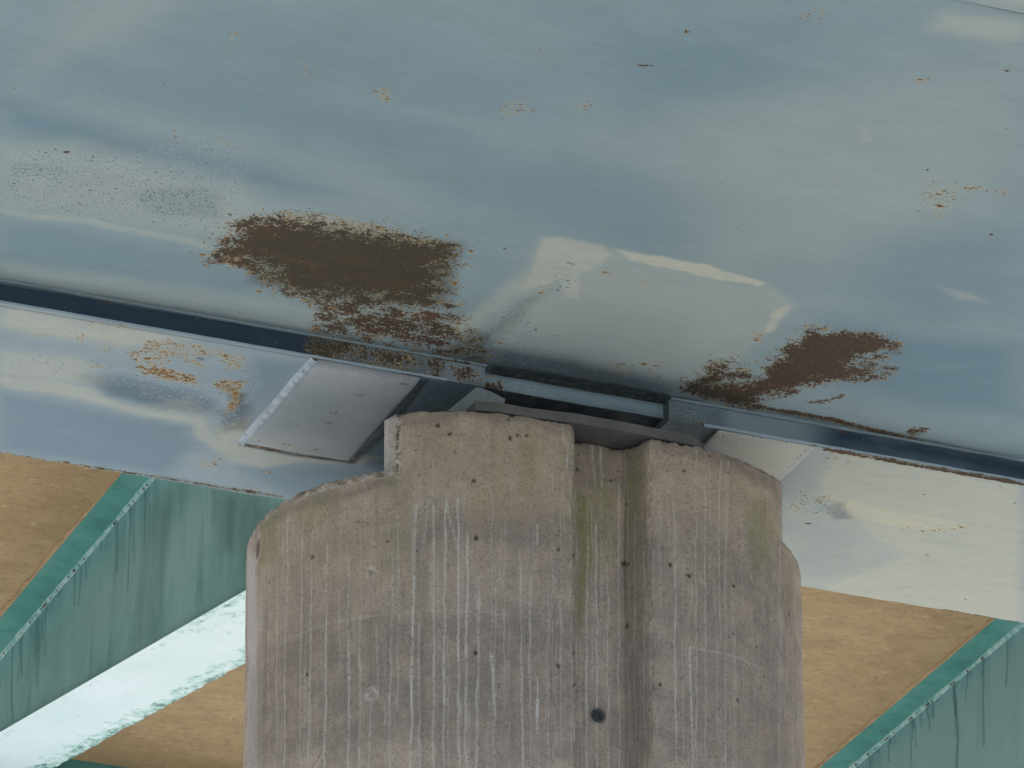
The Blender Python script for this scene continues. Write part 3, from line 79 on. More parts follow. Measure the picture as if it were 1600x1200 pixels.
 'PIER_L': [('white',0.73,0.004,[(0.788,13.298),(0.78,13.178),(0.79,13.053),(0.786,12.932),(0.784,12.812),(0.784,12.691),(0.784,12.57),(0.782,12.451),(0.786,12.33),(0.792,12.209),(0.786,12.093)]),('white',0.73,0.004,[(0.882,13.147),(0.882,13.025),(0.878,12.904),(0.884,12.781),(0.882,12.661),(0.884,12.54),(0.882,12.421),(0.892,12.298),(0.886,12.181),(0.894,12.06)]),('white',0.73,0.004,[(0.944,13.158),(0.942,13.033),(0.946,12.907),(0.938,12.785),(0.944,12.659),(0.942,12.536),(0.936,12.415),(0.942,12.291),(0.938,12.17),(0.936,12.049)]),('white',0.79,0.0045,[(1.03,13.074),(1.026,12.957),(1.028,12.839),(1.03,12.721),(1.024,12.605),(1.028,12.488),(1.028,12.371),(1.028,12.256),(1.026,12.141),(1.024,12.026)]),('white',0.73,0.004,[(1.136,12.99),(1.138,12.868),(1.136,12.748),(1.14,12.626),(1.14,12.506),(1.142,12.386),(1.142,12.267),(1.144,12.148),(1.142,12.03)]),('white',0.73,0.004,[(1.196,12.714),(1.194,12.574),(1.192,12.435),(1.196,12.296),(1.196,12.157),(1.2,12.019)]),('white',0.53,0.0045,[(1.244,12.299),(1.242,12.012)]),('white',0.53,0.0056,[(1.338,12.986),(1.338,12.869),(1.338,12.752),(1.332,12.636),(1.33,12.519),(1.332,12.403),(1.33,12.288),(1.328,12.173),(1.328,12.058),(1.332,11.944)]),('white',0.47,0.0078,[(1.44,13.184),(1.432,13.022),(1.426,12.86)]),('white',0.95,0.0062,[(1.43,12.86),(1.43,12.743),(1.426,12.627),(1.426,12.51),(1.422,12.395),(1.422,12.279),(1.424,12.164),(1.418,12.05),(1.418,11.936)]),('white',0.63,0.004,[(1.456,12.683),(1.454,12.557),(1.456,12.431),(1.454,12.306),(1.456,12.181),(1.46,12.057),(1.456,11.934)]),('white',0.73,0.0045,[(1.512,13.18),(1.512,13.065),(1.512,12.949),(1.512,12.835),(1.512,12.72),(1.516,12.606),(1.516,12.493),(1.516,12.38),(1.516,12.267),(1.512,12.155),(1.514,12.043),(1.516,11.931)]),('white',0.84,0.0045,[(1.564,13.209),(1.56,13.091),(1.562,12.973),(1.562,12.855),(1.556,12.738),(1.562,12.621),(1.554,12.505),(1.556,12.39),(1.558,12.274),(1.558,12.159),(1.558,12.045),(1.556,11.931)]),('white',0.89,0.0051,[(1.612,13.209),(1.618,13.091),(1.614,12.973),(1.616,12.856),(1.616,12.739),(1.618,12.622),(1.618,12.506),(1.62,12.39),(1.618,12.275),(1.618,12.16),(1.624,12.045),(1.624,11.931)]),('white',0.89,0.0051,[(1.654,13.063),(1.65,12.948),(1.656,12.834),(1.654,12.719),(1.652,12.606),(1.65,12.492),(1.652,12.38),(1.648,12.267),(1.646,12.155),(1.65,12.043),(1.648,11.932)]),('white',0.63,0.0062,[(1.704,12.86),(1.704,12.743),(1.704,12.626),(1.704,12.51),(1.7,12.394),(1.694,12.278),(1.698,12.163),(1.692,12.048),(1.694,11.934)]),('white',1,0.0056,[(1.756,12.499),(1.762,12.369)]),('white',0.84,0.0034,[(1.76,12.398),(1.772,12.212)]),('white',0.79,0.0045,[(1.88,12.997),(1.88,12.879),(1.88,12.762),(1.884,12.645),(1.884,12.529),(1.888,12.414),(1.886,12.298),(1.89,12.183),(1.89,12.068),(1.89,11.954)]),('white',0.63,0.0034,[(1.93,12.887),(1.928,12.769),(1.926,12.652),(1.924,12.535),(1.928,12.42),(1.924,12.304),(1.93,12.189),(1.924,12.073),(1.926,11.959)]),('white',0.95,0.0045,[(1.96,12.425),(1.956,12.309)]),('white',1,0.0067,[(1.958,12.323),(1.958,12.179)]),('white',0.63,0.0029,[(1.964,12.195),(1.966,11.965)]),('white',0.53,0.0029,[(2.012,12.783),(2.012,12.656),(2.012,12.53),(2.01,12.404),(2.012,12.279),(2.01,12.154),(2.006,12.029)]),('white',0.53,0.0029,[(2.026,13.11),(2.024,12.994),(2.028,12.88),(2.026,12.765),(2.026,12.651),(2.028,12.538),(2.028,12.424),(2.024,12.311),(2.026,12.198),(2.024,12.086),(2.026,11.975)]),('white',0.89,0.0051,[(2.356,13.181),(2.354,13.055),(2.354,12.93),(2.348,12.804),(2.35,12.68),(2.346,12.555),(2.348,12.432),(2.346,12.309),(2.346,12.187),(2.344,12.064)]),('white',0.89,0.0045,[(2.394,13.248),(2.396,13.129),(2.394,13.009),(2.394,12.89),(2.398,12.773),(2.394,12.654),(2.396,12.537),(2.392,12.42),(2.392,12.303),(2.392,12.187),(2.396,12.072)]),('white',0.79,0.0045,[(2.446,13.077),(2.448,12.951),(2.446,12.825),(2.442,12.699),(2.442,12.574),(2.444,12.45),(2.442,12.326),(2.444,12.203),(2.442,12.079)]),('white',0.68,0.0045,[(2.502,13.447),(2.502,13.331),(2.5,13.216),(2.5,13.101),(2.498,12.987),(2.496,12.873),(2.498,12.76),(2.494,12.646),(2.494,12.534),(2.496,12.422),(2.498,12.31),(2.494,12.198),(2.494,12.087)]),('white',0.53,0.0067,[(2.418,13.644),(2.418,13.432)]),('white',0.53,0.0056,[(2.378,13.636),(2.39,13.427)]),('white',0.42,0.0045,[(2.686,13.608),(2.678,13.398)]),('white',0.73,0.004,[(2.792,13.356),(2.79,13.236),(2.788,13.116),(2.788,12.997),(2.792,12.879),(2.786,12.76),(2.786,12.642),(2.79,12.526),(2.784,12.408),(2.784,12.292),(2.786,12.176),(2.786,12.06)]),('white',0.73,0.0045,[(2.854,12.683),(2.854,12.559),(2.856,12.437),(2.858,12.315),(2.862,12.194),(2.858,12.072)]),('white',0.53,0.0034,[(2.9,13.617),(2.892,13.494),(2.894,13.374),(2.894,13.254),(2.888,13.133),(2.888,13.014),(2.888,12.895),(2.884,12.776),(2.886,12.659),(2.88,12.541),(2.882,12.424),(2.876,12.306),(2.876,12.19),(2.876,12.075)]),('white',0.53,0.0034,[(2.938,13.444),(2.94,13.329),(2.932,13.212),(2.932,13.097),(2.936,12.984),(2.93,12.869),(2.93,12.756),(2.924,12.642),(2.926,12.53),(2.926,12.417),(2.922,12.305),(2.92,12.193),(2.916,12.082)]),('white',0.73,0.004,[(3.02,13.584),(3.014,13.462),(3.008,13.339),(3.006,13.219),(3.006,13.099),(3.008,12.981),(3.002,12.86),(3.004,12.743)]),('white',0.53,0.0034,[(3.044,13.53),(3.046,13.414),(3.038,13.297),(3.042,13.183),(3.036,13.067),(3.034,12.952),(3.036,12.839),(3.03,12.724),(3.026,12.61),(3.026,12.498),(3.022,12.385),(3.024,12.273),(3.024,12.162)]),('white',0.42,0.0029,[(2.968,13.662),(2.962,13.533),(2.962,13.407),(2.962,13.28),(2.96,13.154),(2.96,13.029)]),('white',0.42,0.0029,[(3.136,13.375),(3.134,13.224),(3.128,13.072),(3.128,12.923)]),('white',0.42,0.0029,[(2.828,13.093),(2.826,12.97),(2.824,12.847),(2.822,12.725),(2.822,12.604),(2.82,12.483),(2.82,12.363),(2.818,12.242),(2.814,12.122)]),('white',0.42,0.0029,[(3.072,13.056),(3.068,12.758)]),('white',0.42,0.0034,[(3.304,13.552),(3.3,13.248)]),('white',0.53,0.0034,[(2.552,12.694),(2.546,12.572),(2.55,12.448),(2.548,12.326),(2.54,12.206),(2.542,12.084)]),('white',0.53,0.0029,[(2.592,13.246),(2.588,13.127),(2.59,13.008),(2.588,12.89),(2.58,12.774),(2.578,12.657),(2.576,12.54),(2.58,12.422),(2.58,12.305),(2.574,12.191),(2.574,12.075)]),('white',0.37,0.0029,[(2.724,13.525),(2.722,13.404),(2.722,13.284),(2.722,13.164),(2.72,13.045),(2.722,12.927),(2.718,12.808),(2.718,12.69)]),('white',0.53,0.0029,[(0.638,13.174),(0.64,13.057),(0.646,12.939),(0.654,12.821),(0.646,12.709),(0.65,12.593),(0.664,12.474),(0.656,12.363),(0.668,12.245),(0.664,12.134)]),('white',0.53,0.0029,[(0.7,13.031),(0.714,12.895),(0.718,12.762),(0.716,12.632),(0.72,12.501),(0.73,12.368),(0.73,12.239),(0.726,12.112)]),('white',0.53,0.0029,[(0.558,13.146),(0.554,13.025),(0.574,12.894),(0.572,12.772),(0.58,12.647),(0.578,12.526),(0.586,12.402),(0.598,12.277),(0.6,12.156)]),('white',0.53,0.0034,[(0.498,13.111),(0.502,12.977),(0.5,12.846),(0.508,12.711),(0.526,12.573),(0.536,12.439),(0.544,12.306),(0.544,12.177)]),('white',0.42,0.0067,[(1.568,13.179),(1.612,12.973)]),('white',0.42,0.0056,[(1.49,13.211),(1.47,13.005)]),('white',0.63,0.0056,[(2.098,13.57),(2.1,13.42)]),('white',0.53,0.004,[(2.076,13.657),(2.076,13.536)]),('white',0.53,0.0034,[(2.004,13.674),(2.01,13.615)]),('white',0.95,0.004,[(1.958,13.128),(1.96,13.04)]),('white',0.27,0.003,[(2.936,13.165),(2.934,13.009),(2.934,12.854),(2.932,12.7),(2.928,12.545)]),('white',0.38,0.0032,[(1.708,12.771),(1.702,12.482)]),('white',0.37,0.0034,[(1.798,13.102),(1.796,12.834)]),('white',0.36,0.003,[(1.658,12.549),(1.658,12.426),(1.658,12.303),(1.664,12.181),(1.664,12.06),(1.664,11.939)]),('white',0.47,0.0029,[(0.712,12.545),(0.72,12.387),(0.72,12.232),(0.72,12.077)]),('white',0.27,0.003,[(1.328,12.421),(1.326,12.289),(1.328,12.156),(1.336,12.024),(1.338,11.892),(1.336,11.762),(1.34,11.632)]),('white',0.32,0.0032,[(3.316,12.941),(3.304,12.797),(3.306,12.659),(3.308,12.521)]),('white',0.39,0.0024,[(0.702,12.872),(0.72,12.709)]),('white',0.3,0.003,[(1.168,12.755),(1.166,12.549)]),('white',0.41,0.0029,[(3.402,12.905),(3.396,12.758),(3.388,12.611),(3.374,12.463),(3.366,12.317)]),('white',0.28,0.0031,[(0.508,13.587),(0.48,13.487)]),('white',0.37,0.003,[(3.404,12.965),(3.386,12.793),(3.376,12.625)]),('white',0.24,0.0033,[(3.146,12.773),(3.146,12.623),(3.142,12.473),(3.136,12.323),(3.126,12.173)]),('white',0.53,0.0029,[(2.3,13.386),(2.304,13.265),(2.304,13.144),(2.3,13.023),(2.304,12.903),(2.302,12.783),(2.302,12.664),(2.302,12.545)]),('white',0.35,0.0026,[(1.556,12.749),(1.558,12.611),(1.562,12.474),(1.562,12.337),(1.564,12.2)]),('white',0.43,0.0029,[(3.322,13.644),(3.318,13.483)]),('white',0.51,0.0023,[(1.32,13.181),(1.32,12.911)]),('white',0.42,0.0033,[(2.798,13.233),(2.806,13.103)]),('white',0.42,0.0033,[(2.118,12.733),(2.112,12.604),(2.114,12.476),(2.116,12.349),(2.11,12.221),(2.112,12.095),(2.106,11.968)]),('white',0.25,0.0033,[(2.542,13.575),(2.544,13.445),(2.55,13.314),(2.546,13.187),(2.548,13.059),(2.55,12.932),(2.546,12.806)]),('white',0.5,0.0031,[(2.44,13.182),(2.432,12.96)]),('white',0.3,0.0027,[(0.982,12.472),(0.986,12.284),(0.996,12.096)]),('white',0.48,0.0024,[(0.616,13.32),(0.616,13.182),(0.628,13.04),(0.634,12.901),(0.64,12.762),(0.648,12.624),(0.648,12.489)]),('white',0.22,0.0027,[(2.548,13.42),(2.544,13.297),(2.542,13.174),(2.538,13.052),(2.538,12.929),(2.528,12.81),(2.534,12.686)]),('white',0.26,0.0034,[(1.174,13.446),(1.18,13.34)]),('white',0.24,0.0024,[(1.2,12.494),(1.2,12.367),(1.21,12.239),(1.208,12.113),(1.212,11.987)]),('white',0.39,0.0026,[(0.708,13.05),(0.722,12.916),(0.722,12.788),(0.722,12.661),(0.722,12.534),(0.728,12.405),(0.732,12.278)]),('white',0.3,0.0025,[(0.6,13.181),(0.596,13.008)]),('white',0.27,0.0027,[(2.85,13.165),(2.852,13.026),(2.85,12.887),(2.85,12.749),(2.846,12.611),(2.848,12.474)]),('white',0.33,0.0029,[(2.328,12.712),(2.324,12.584),(2.32,12.456),(2.32,12.329),(2.324,12.203),(2.322,12.077),(2.322,11.951)]),('white',0.35,0.0026,[(2.61,12.586),(2.612,12.449),(2.608,12.315),(2.608,12.18),(2.61,12.045),(2.604,11.913)]),('white',0.3,0.0026,[(0.938,12.922),(0.944,12.799),(0.942,12.679),(0.944,12.557),(0.946,12.437),(0.95,12.316),(0.954,12.195),(0.952,12.077)]),('white',0.46,0.003,[(3.058,13.596),(3.056,13.401),(3.044,13.204)]),('white',0.26,0.0027,[(1.966,12.859),(1.96,12.757)]),('white',0.4,0.0027,[(3.588,12.87),(3.588,12.739),(3.576,12.605),(3.57,12.473),(3.556,12.339),(3.548,12.208),(3.55,12.081)]),('white',0.41,0.0029,[(3.398,13.304),(3.384,13.097),(3.36,12.888)]),('white',0.41,0.0025,[(3.448,13.014),(3.436,12.838),(3.426,12.665),(3.41,12.49)]),('white',0.33,0.0033,[(0.738,12.455),(0.742,12.312),(0.748,12.169),(0.75,12.027),(0.75,11.887),(0.762,11.744)]),('white',0.27,0.0027,[(0.516,13.44),(0.526,13.28),(0.534,13.122),(0.536,12.967),(0.554,12.807)]),('white',0.3,0.0024,[(0.636,13.541),(0.65,13.371),(0.662,13.203),(0.672,13.037)]),('white',0.32,0.0029,[(3.218,12.83),(3.22,12.597)]),('white',0.24,0.0029,[(3.338,13.176),(3.33,13.029),(3.328,12.884),(3.31,12.735)]),('white',0.22,0.0031,[(2.888,12.675),(2.884,12.404)]),('white',0.26,0.0025,[(1.218,12.64),(1.22,12.377)]),('white',0.42,0.0029,[(0.852,12.522),(0.862,12.318),(0.87,12.117)]),('white',0.34,0.0024,[(1.698,12.845),(1.694,12.595)]),('white',0.34,0.0026,[(1.746,12.302),(1.742,12.183),(1.742,12.065),(1.738,11.946),(1.738,11.829),(1.738,11.712),(1.74,11.595),(1.736,11.479)]),('white',0.35,0.003,[(2.412,12.888),(2.408,12.694),(2.41,12.502)]),('white',0.28,0.0027,[(3.582,12.876),(3.562,12.733),(3.56,12.598),(3.546,12.458),(3.532,12.319)]),('white',0.32,0.0032,[(2.128,12.344),(2.128,12.224),(2.122,12.103),(2.124,11.983),(2.124,11.864),(2.12,11.745),(2.12,11.626),(2.118,11.508)]),('white',0.33,0.0032,[(2.426,13.178),(2.428,13.026),(2.424,12.875),(2.428,12.725),(2.422,12.575)]),('white',0.32,0.003,[(0.75,13.267),(0.75,13.147),(0.764,13.023),(0.764,12.903),(0.768,12.783),(0.772,12.663),(0.78,12.543),(0.776,12.426)]),('white',0.33,0.003,[(1.192,12.353),(1.192,12.254)]),('white',0.48,0.0023,[(2.418,13.348),(2.42,13.196),(2.416,13.045),(2.418,12.894)]),('white',0.3,0.0024,[(2.112,13.421),(2.112,13.288),(2.11,13.156),(2.108,13.025),(2.112,12.895)]),('white',0.23,0.0027,[(1.534,12.899),(1.53,12.744),(1.534,12.589),(1.534,12.436)]),('white',0.36,0.0028,[(1.658,12.237),(1.662,12.094),(1.656,11.95),(1.656,11.807),(1.656,11.665)]),('white',0.29,0.0023,[(1.83,12.721),(1.83,12.598),(1.828,12.475),(1.828,12.352),(1.834,12.231),(1.83,12.11),(1.832,11.989),(1.832,11.869)]),('white',0.44,0.003,[(2.076,13.39),(2.086,13.087)]),('white',0.39,0.003,[(1.132,12.737),(1.132,12.614),(1.132,12.491),(1.14,12.366),(1.14,12.244),(1.146,12.121),(1.144,12.0),(1.146,11.879)]),('white',0.46,0.0029,[(2.592,12.695),(2.584,12.632)]),('white',0.38,0.0029,[(1.088,12.864),(1.096,12.669)]),('white',0.42,0.003,[(1.814,13.123),(1.816,12.967),(1.81,12.81),(1.806,12.654)]),('white',0.3,0.0033,[(0.752,12.59),(0.764,12.424),(0.768,12.261),(0.768,12.1)]),('white',0.22,0.0026,[(2.372,12.623),(2.37,12.497),(2.372,12.373),(2.37,12.249),(2.368,12.125),(2.368,12.002)]),('white',0.43,0.0026,[(1.58,12.498),(1.578,12.362),(1.576,12.227),(1.578,12.092),(1.574,11.958),(1.572,11.825)]),('white',0.33,0.0029,[(1.638,13.28),(1.638,13.154),(1.632,13.028),(1.632,12.902),(1.63,12.777),(1.63,12.653)]),('white',0.25,0.0024,[(0.768,12.864),(0.768,12.777)]),('white',0.32,0.0034,[(3.086,12.971),(3.078,12.814),(3.078,12.661),(3.074,12.507)]),('white',0.34,0.0027,[(3.64,13.477),(3.634,13.298),(3.596,13.107)]),('white',0.5,0.0024,[(3.374,12.788),(3.37,12.652),(3.376,12.519),(3.366,12.382),(3.362,12.248),(3.362,12.116),(3.358,11.982)]),('white',0.47,0.0027,[(2.048,12.628),(2.042,12.464),(2.038,12.301),(2.042,12.14)]),('white',0.51,0.0031,[(0.574,13.075),(0.562,12.939),(0.574,12.794),(0.584,12.651)]),('white',0.49,0.0025,[(1.682,12.9),(1.692,12.677)]),('white',0.49,0.0032,[(2.312,12.508),(2.308,12.378),(2.306,12.248),(2.304,12.119),(2.304,11.991),(2.304,11.863),(2.298,11.735)]),('white',0.51,0.0024,[(1.572,12.586),(1.57,12.426),(1.574,12.266),(1.572,12.107)]),('white',0.46,0.0024,[(2.638,13.053),(2.636,12.914),(2.638,12.773),(2.638,12.635),(2.636,12.497)]),('white',0.32,0.0033,[(1.498,12.93),(1.498,12.722)]),('white',0.45,0.0033,[(2.638,12.665),(2.63,12.488),(2.628,12.309)]),('white',0.34,0.0026,[(3.192,12.587),(3.196,12.353)]),('white',0.32,0.0027,[(1.508,13.395),(1.508,13.252),(1.508,13.109),(1.506,12.967),(1.504,12.826),(1.504,12.685)]),('white',0.23,0.0026,[(0.648,13.559),(0.636,13.455)]),('white',0.21,0.0023,[(3.384,12.988),(3.376,12.807),(3.356,12.622)]),('white',0.46,0.0031,[(3.05,12.471),(3.046,12.347)]),('white',0.33,0.0024,[(2.012,12.911),(2.012,12.786),(2.012,12.661),(2.006,12.536),(2.006,12.413),(2.006,12.29),(2.006,12.167),(2.01,12.046)]),('white',0.5,0.0025,[(2.066,13.279),(2.066,13.146),(2.066,13.014),(2.062,12.881),(2.064,12.751),(2.062,12.62),(2.06,12.489)]),('white',0.53,0.0029,[(1.19,12.539),(1.188,12.437)]),('white',0.4,0.003,[(0.912,12.688),(0.912,12.564),(0.912,12.441),(0.918,12.317),(0.91,12.197),(0.912,12.075)]),('white',0.24,0.0032,[(3.086,12.624),(3.082,12.464)]),('white',0.28,0.003,[(3.122,12.713),(3.124,12.564),(3.116,12.413),(3.114,12.265),(3.11,12.117)]),('white',0.22,0.0032,[(1.938,12.265),(1.948,12.059)]),('white',0.42,0.0025,[(2.996,12.426),(2.994,12.262)]),('white',0.23,0.0028,[(1.904,13.099),(1.91,12.921)]),('white',0.28,0.0024,[(1.294,12.721),(1.296,12.591),(1.3,12.461),(1.302,12.332),(1.31,12.203),(1.31,12.075),(1.314,11.947)]),('white',0.28,0.0025,[(1.122,13.387),(1.124,13.263),(1.126,13.139),(1.126,13.017),(1.132,12.893),(1.132,12.771),(1.136,12.649),(1.136,12.529)]),('white',0.36,0.0024,[(0.748,12.794),(0.738,12.541)]),('white',0.28,0.0034,[(3.392,13.097),(3.388,12.946),(3.382,12.795),(3.374,12.644),(3.368,12.494)]),('white',0.27,0.0031,[(1.36,12.956),(1.362,12.793),(1.37,12.629)]),('white',0.28,0.0032,[(0.908,12.538),(0.916,12.405),(0.914,12.275),(0.924,12.142),(0.922,12.013),(0.932,11.881)]),('white',0.24,0.0026,[(3.626,13.298),(3.604,13.134),(3.604,12.98),(3.608,12.829)]),('white',0.43,0.0034,[(1.652,12.234),(1.65,12.068),(1.652,11.903)]),('white',0.44,0.0024,[(1.626,12.293),(1.622,11.994)]),('white',0.4,0.0027,[(1.768,12.826),(1.774,12.704),(1.774,12.582),(1.768,12.46),(1.772,12.339),(1.77,12.218),(1.77,12.098),(1.772,11.978)]),('white',0.38,0.0032,[(1.754,13.29),(1.76,13.167),(1.756,13.044),(1.76,12.922),(1.756,12.8),(1.758,12.679),(1.756,12.558),(1.754,12.438)]),('white',0.42,0.003,[(3.478,13.102),(3.46,13.027)]),('white',0.39,0.0033,[(2.984,12.822),(2.986,12.685),(2.984,12.549),(2.98,12.412),(2.982,12.277)]),('white',0.23,0.0024,[(2.736,12.655),(2.734,12.512),(2.738,12.371),(2.736,12.229)]),('white',0.43,0.0024,[(1.03,12.51),(1.032,12.342),(1.03,12.177),(1.034,12.01)]),('white',0.4,0.0033,[(3.392,13.3),(3.386,13.146),(3.394,12.997),(3.388,12.843)]),('white',0.3,0.0029,[(1.188,13.153),(1.196,12.999),(1.192,12.848),(1.196,12.696),(1.198,12.545)]),('white',0.33,0.0034,[(1.096,12.774),(1.098,12.494)]),('white',0.27,0.003,[(0.47,13.456),(0.472,13.282),(0.466,13.112),(0.478,12.936)]),('white',0.48,0.0027,[(2.032,13.386),(2.03,13.244),(2.03,13.103),(2.034,12.963),(2.032,12.822)]),('white',0.42,0.0033,[(2.87,13.069),(2.862,12.847)]),('white',0.27,0.0032,[(2.838,12.798),(2.838,12.495)]),('white',0.39,0.0033,[(2.372,13.347),(2.376,13.226),(2.378,13.105),(2.374,12.983),(2.38,12.864),(2.378,12.743),(2.376,12.624),(2.378,12.505)]),('white',0.48,0.0032,[(2.532,13.624),(2.53,13.452),(2.522,13.283)]),('white',0.38,0.0027,[(2.46,13.271),(2.464,13.062)]),('white',0.32,0.0026,[(3.376,13.095),(3.374,12.923),(3.36,12.748),(3.358,12.578)]),('white',0.36,0.0026,[(1.208,13.315),(1.216,13.024)]),('white',0.43,0.0032,[(1.804,12.848),(1.812,12.707),(1.81,12.566),(1.81,12.425),(1.812,12.285)]),('white',0.53,0.0033,[(2.64,13.107),(2.648,12.938),(2.65,12.772)]),('white',0.43,0.0024,[(0.796,13.589),(0.806,13.445)]),('white',0.49,0.0029,[(2.978,13.021),(2.978,12.849)]),('white',0.45,0.0024,[(1.456,12.286),(1.452,12.157),(1.452,12.028),(1.454,11.9),(1.454,11.772),(1.452,11.645)]),('white',0.42,0.0031,[(2.066,12.864),(2.07,12.746),(2.07,12.629),(2.064,12.51),(2.064,12.393),(2.062,12.276),(2.064,12.16),(2.066,12.045)]),('white',0.25,0.0031,[(1.832,12.617),(1.828,12.336)]),('white',0.35,0.0024,[(3.328,12.688),(3.326,12.563),(3.322,12.439),(3.316,12.314),(3.306,12.189),(3.306,12.067),(3.304,11.945)]),('white',0.42,0.0032,[(3.086,13.004),(3.08,12.881),(3.082,12.762),(3.072,12.64),(3.07,12.52),(3.068,12.401),(3.066,12.282),(3.06,12.162)]),('white',0.36,0.0029,[(1.092,13.242),(1.098,13.002)]),('white',0.48,0.0029,[(2.76,13.415),(2.764,13.13)]),('white',0.25,0.0031,[(1.022,13.224),(1.022,13.126)]),('white',0.45,0.0025,[(2.354,13.379),(2.356,13.204),(2.356,13.03)]),('white',0.22,0.0032,[(2.752,13.551),(2.746,13.434)]),('white',0.23,0.0024,[(1.298,12.846),(1.302,12.703),(1.308,12.561),(1.306,12.421),(1.31,12.28),(1.316,12.14)]),('white',0.23,0.0033,[(1.904,12.9),(1.898,12.761),(1.898,12.624),(1.898,12.488),(1.894,12.351),(1.894,12.216)]),('white',0.45,0.0031,[(2.004,12.699),(2.0,12.534),(1.998,12.37),(1.996,12.208)]),('white',0.29,0.0028,[(1.892,12.847),(1.888,12.727),(1.888,12.608),(1.888,12.489),(1.892,12.371),(1.892,12.253),(1.892,12.135)]),('white',0.38,0.0027,[(1.842,13.327),(1.842,13.179)]),('white',0.23,0.0031,[(0.744,12.641),(0.75,12.499),(0.76,12.355),(0.758,12.216),(0.762,12.076),(0.768,11.936)]),('white',0.53,0.0027,[(1.27,12.66),(1.27,12.501),(1.276,12.342)]),('white',0.5,0.0025,[(1.33,12.463),(1.33,12.342),(1.334,12.222),(1.34,12.102),(1.338,11.983),(1.344,11.864),(1.348,11.745)]),('white',0.5,0.0028,[(3.362,12.844),(3.356,12.679),(3.356,12.516),(3.356,12.355)]),('white',0.49,0.0033,[(1.36,13.142),(1.364,13.016),(1.364,12.892),(1.362,12.768),(1.364,12.644),(1.36,12.522),(1.364,12.399),(1.364,12.277)]),('white',0.22,0.0029,[(0.836,13.311),(0.826,13.212)]),('white',0.45,0.0032,[(1.762,12.511),(1.758,12.379),(1.76,12.248),(1.764,12.118),(1.766,11.988),(1.766,11.858),(1.768,11.729)]),('white',0.3,0.0033,[(1.42,13.104),(1.422,12.96),(1.424,12.816),(1.424,12.674),(1.426,12.531),(1.43,12.389)]),('white',0.37,0.0032,[(2.336,12.436),(2.34,12.363)]),('white',0.33,0.0029,[(3.082,12.765),(3.08,12.64),(3.074,12.515),(3.076,12.393),(3.076,12.271),(3.07,12.147),(3.068,12.025),(3.066,11.904)]),('white',0.41,0.0025,[(1.918,13.092),(1.922,12.965),(1.922,12.837),(1.922,12.71),(1.92,12.583),(1.92,12.456),(1.926,12.332)]),('white',0.28,0.004,[(0.704,12.698),(0.92,12.707),(1.184,12.702),(1.572,12.694),(1.93,12.697),(2.074,12.691)]),('dark',0.3,0.01,[(0.706,12.68),(0.92,12.692),(1.184,12.687),(1.356,12.685)]),('white',0.5,0.004,[(2.86,12.678),(2.936,12.68),(3.018,12.687),(3.122,12.684),(3.24,12.675)]),('dark',0.9,0.006,[(2.342,13.269),(2.348,13.18),(2.356,13.122)]),('dark',0.7,0.01,[(2.128,13.38),(2.126,12.92),(2.122,12.335)]),('dark',0.5,0.006,[(3.382,13.338),(3.36,12.849),(3.332,12.278)]),('dark',0.7,0.006,[(2.648,13.348),(2.652,12.989)]),('dark',0.6,0.008,[(2.538,13.443),(2.528,12.849)]),('dark',0.6,0.008,[(1.164,13.147),(1.224,13.127)]),('dark',0.7,0.006,[(1.198,12.679),(1.238,12.678)]),('dark',0.8,0.004,[(2.652,12.372),(2.652,12.111)]),('dark',0.6,0.004,[(2.058,12.908),(2.052,12.834)]),('ochre',0.8,0.006,[(1.208,12.639),(1.238,12.637)])],
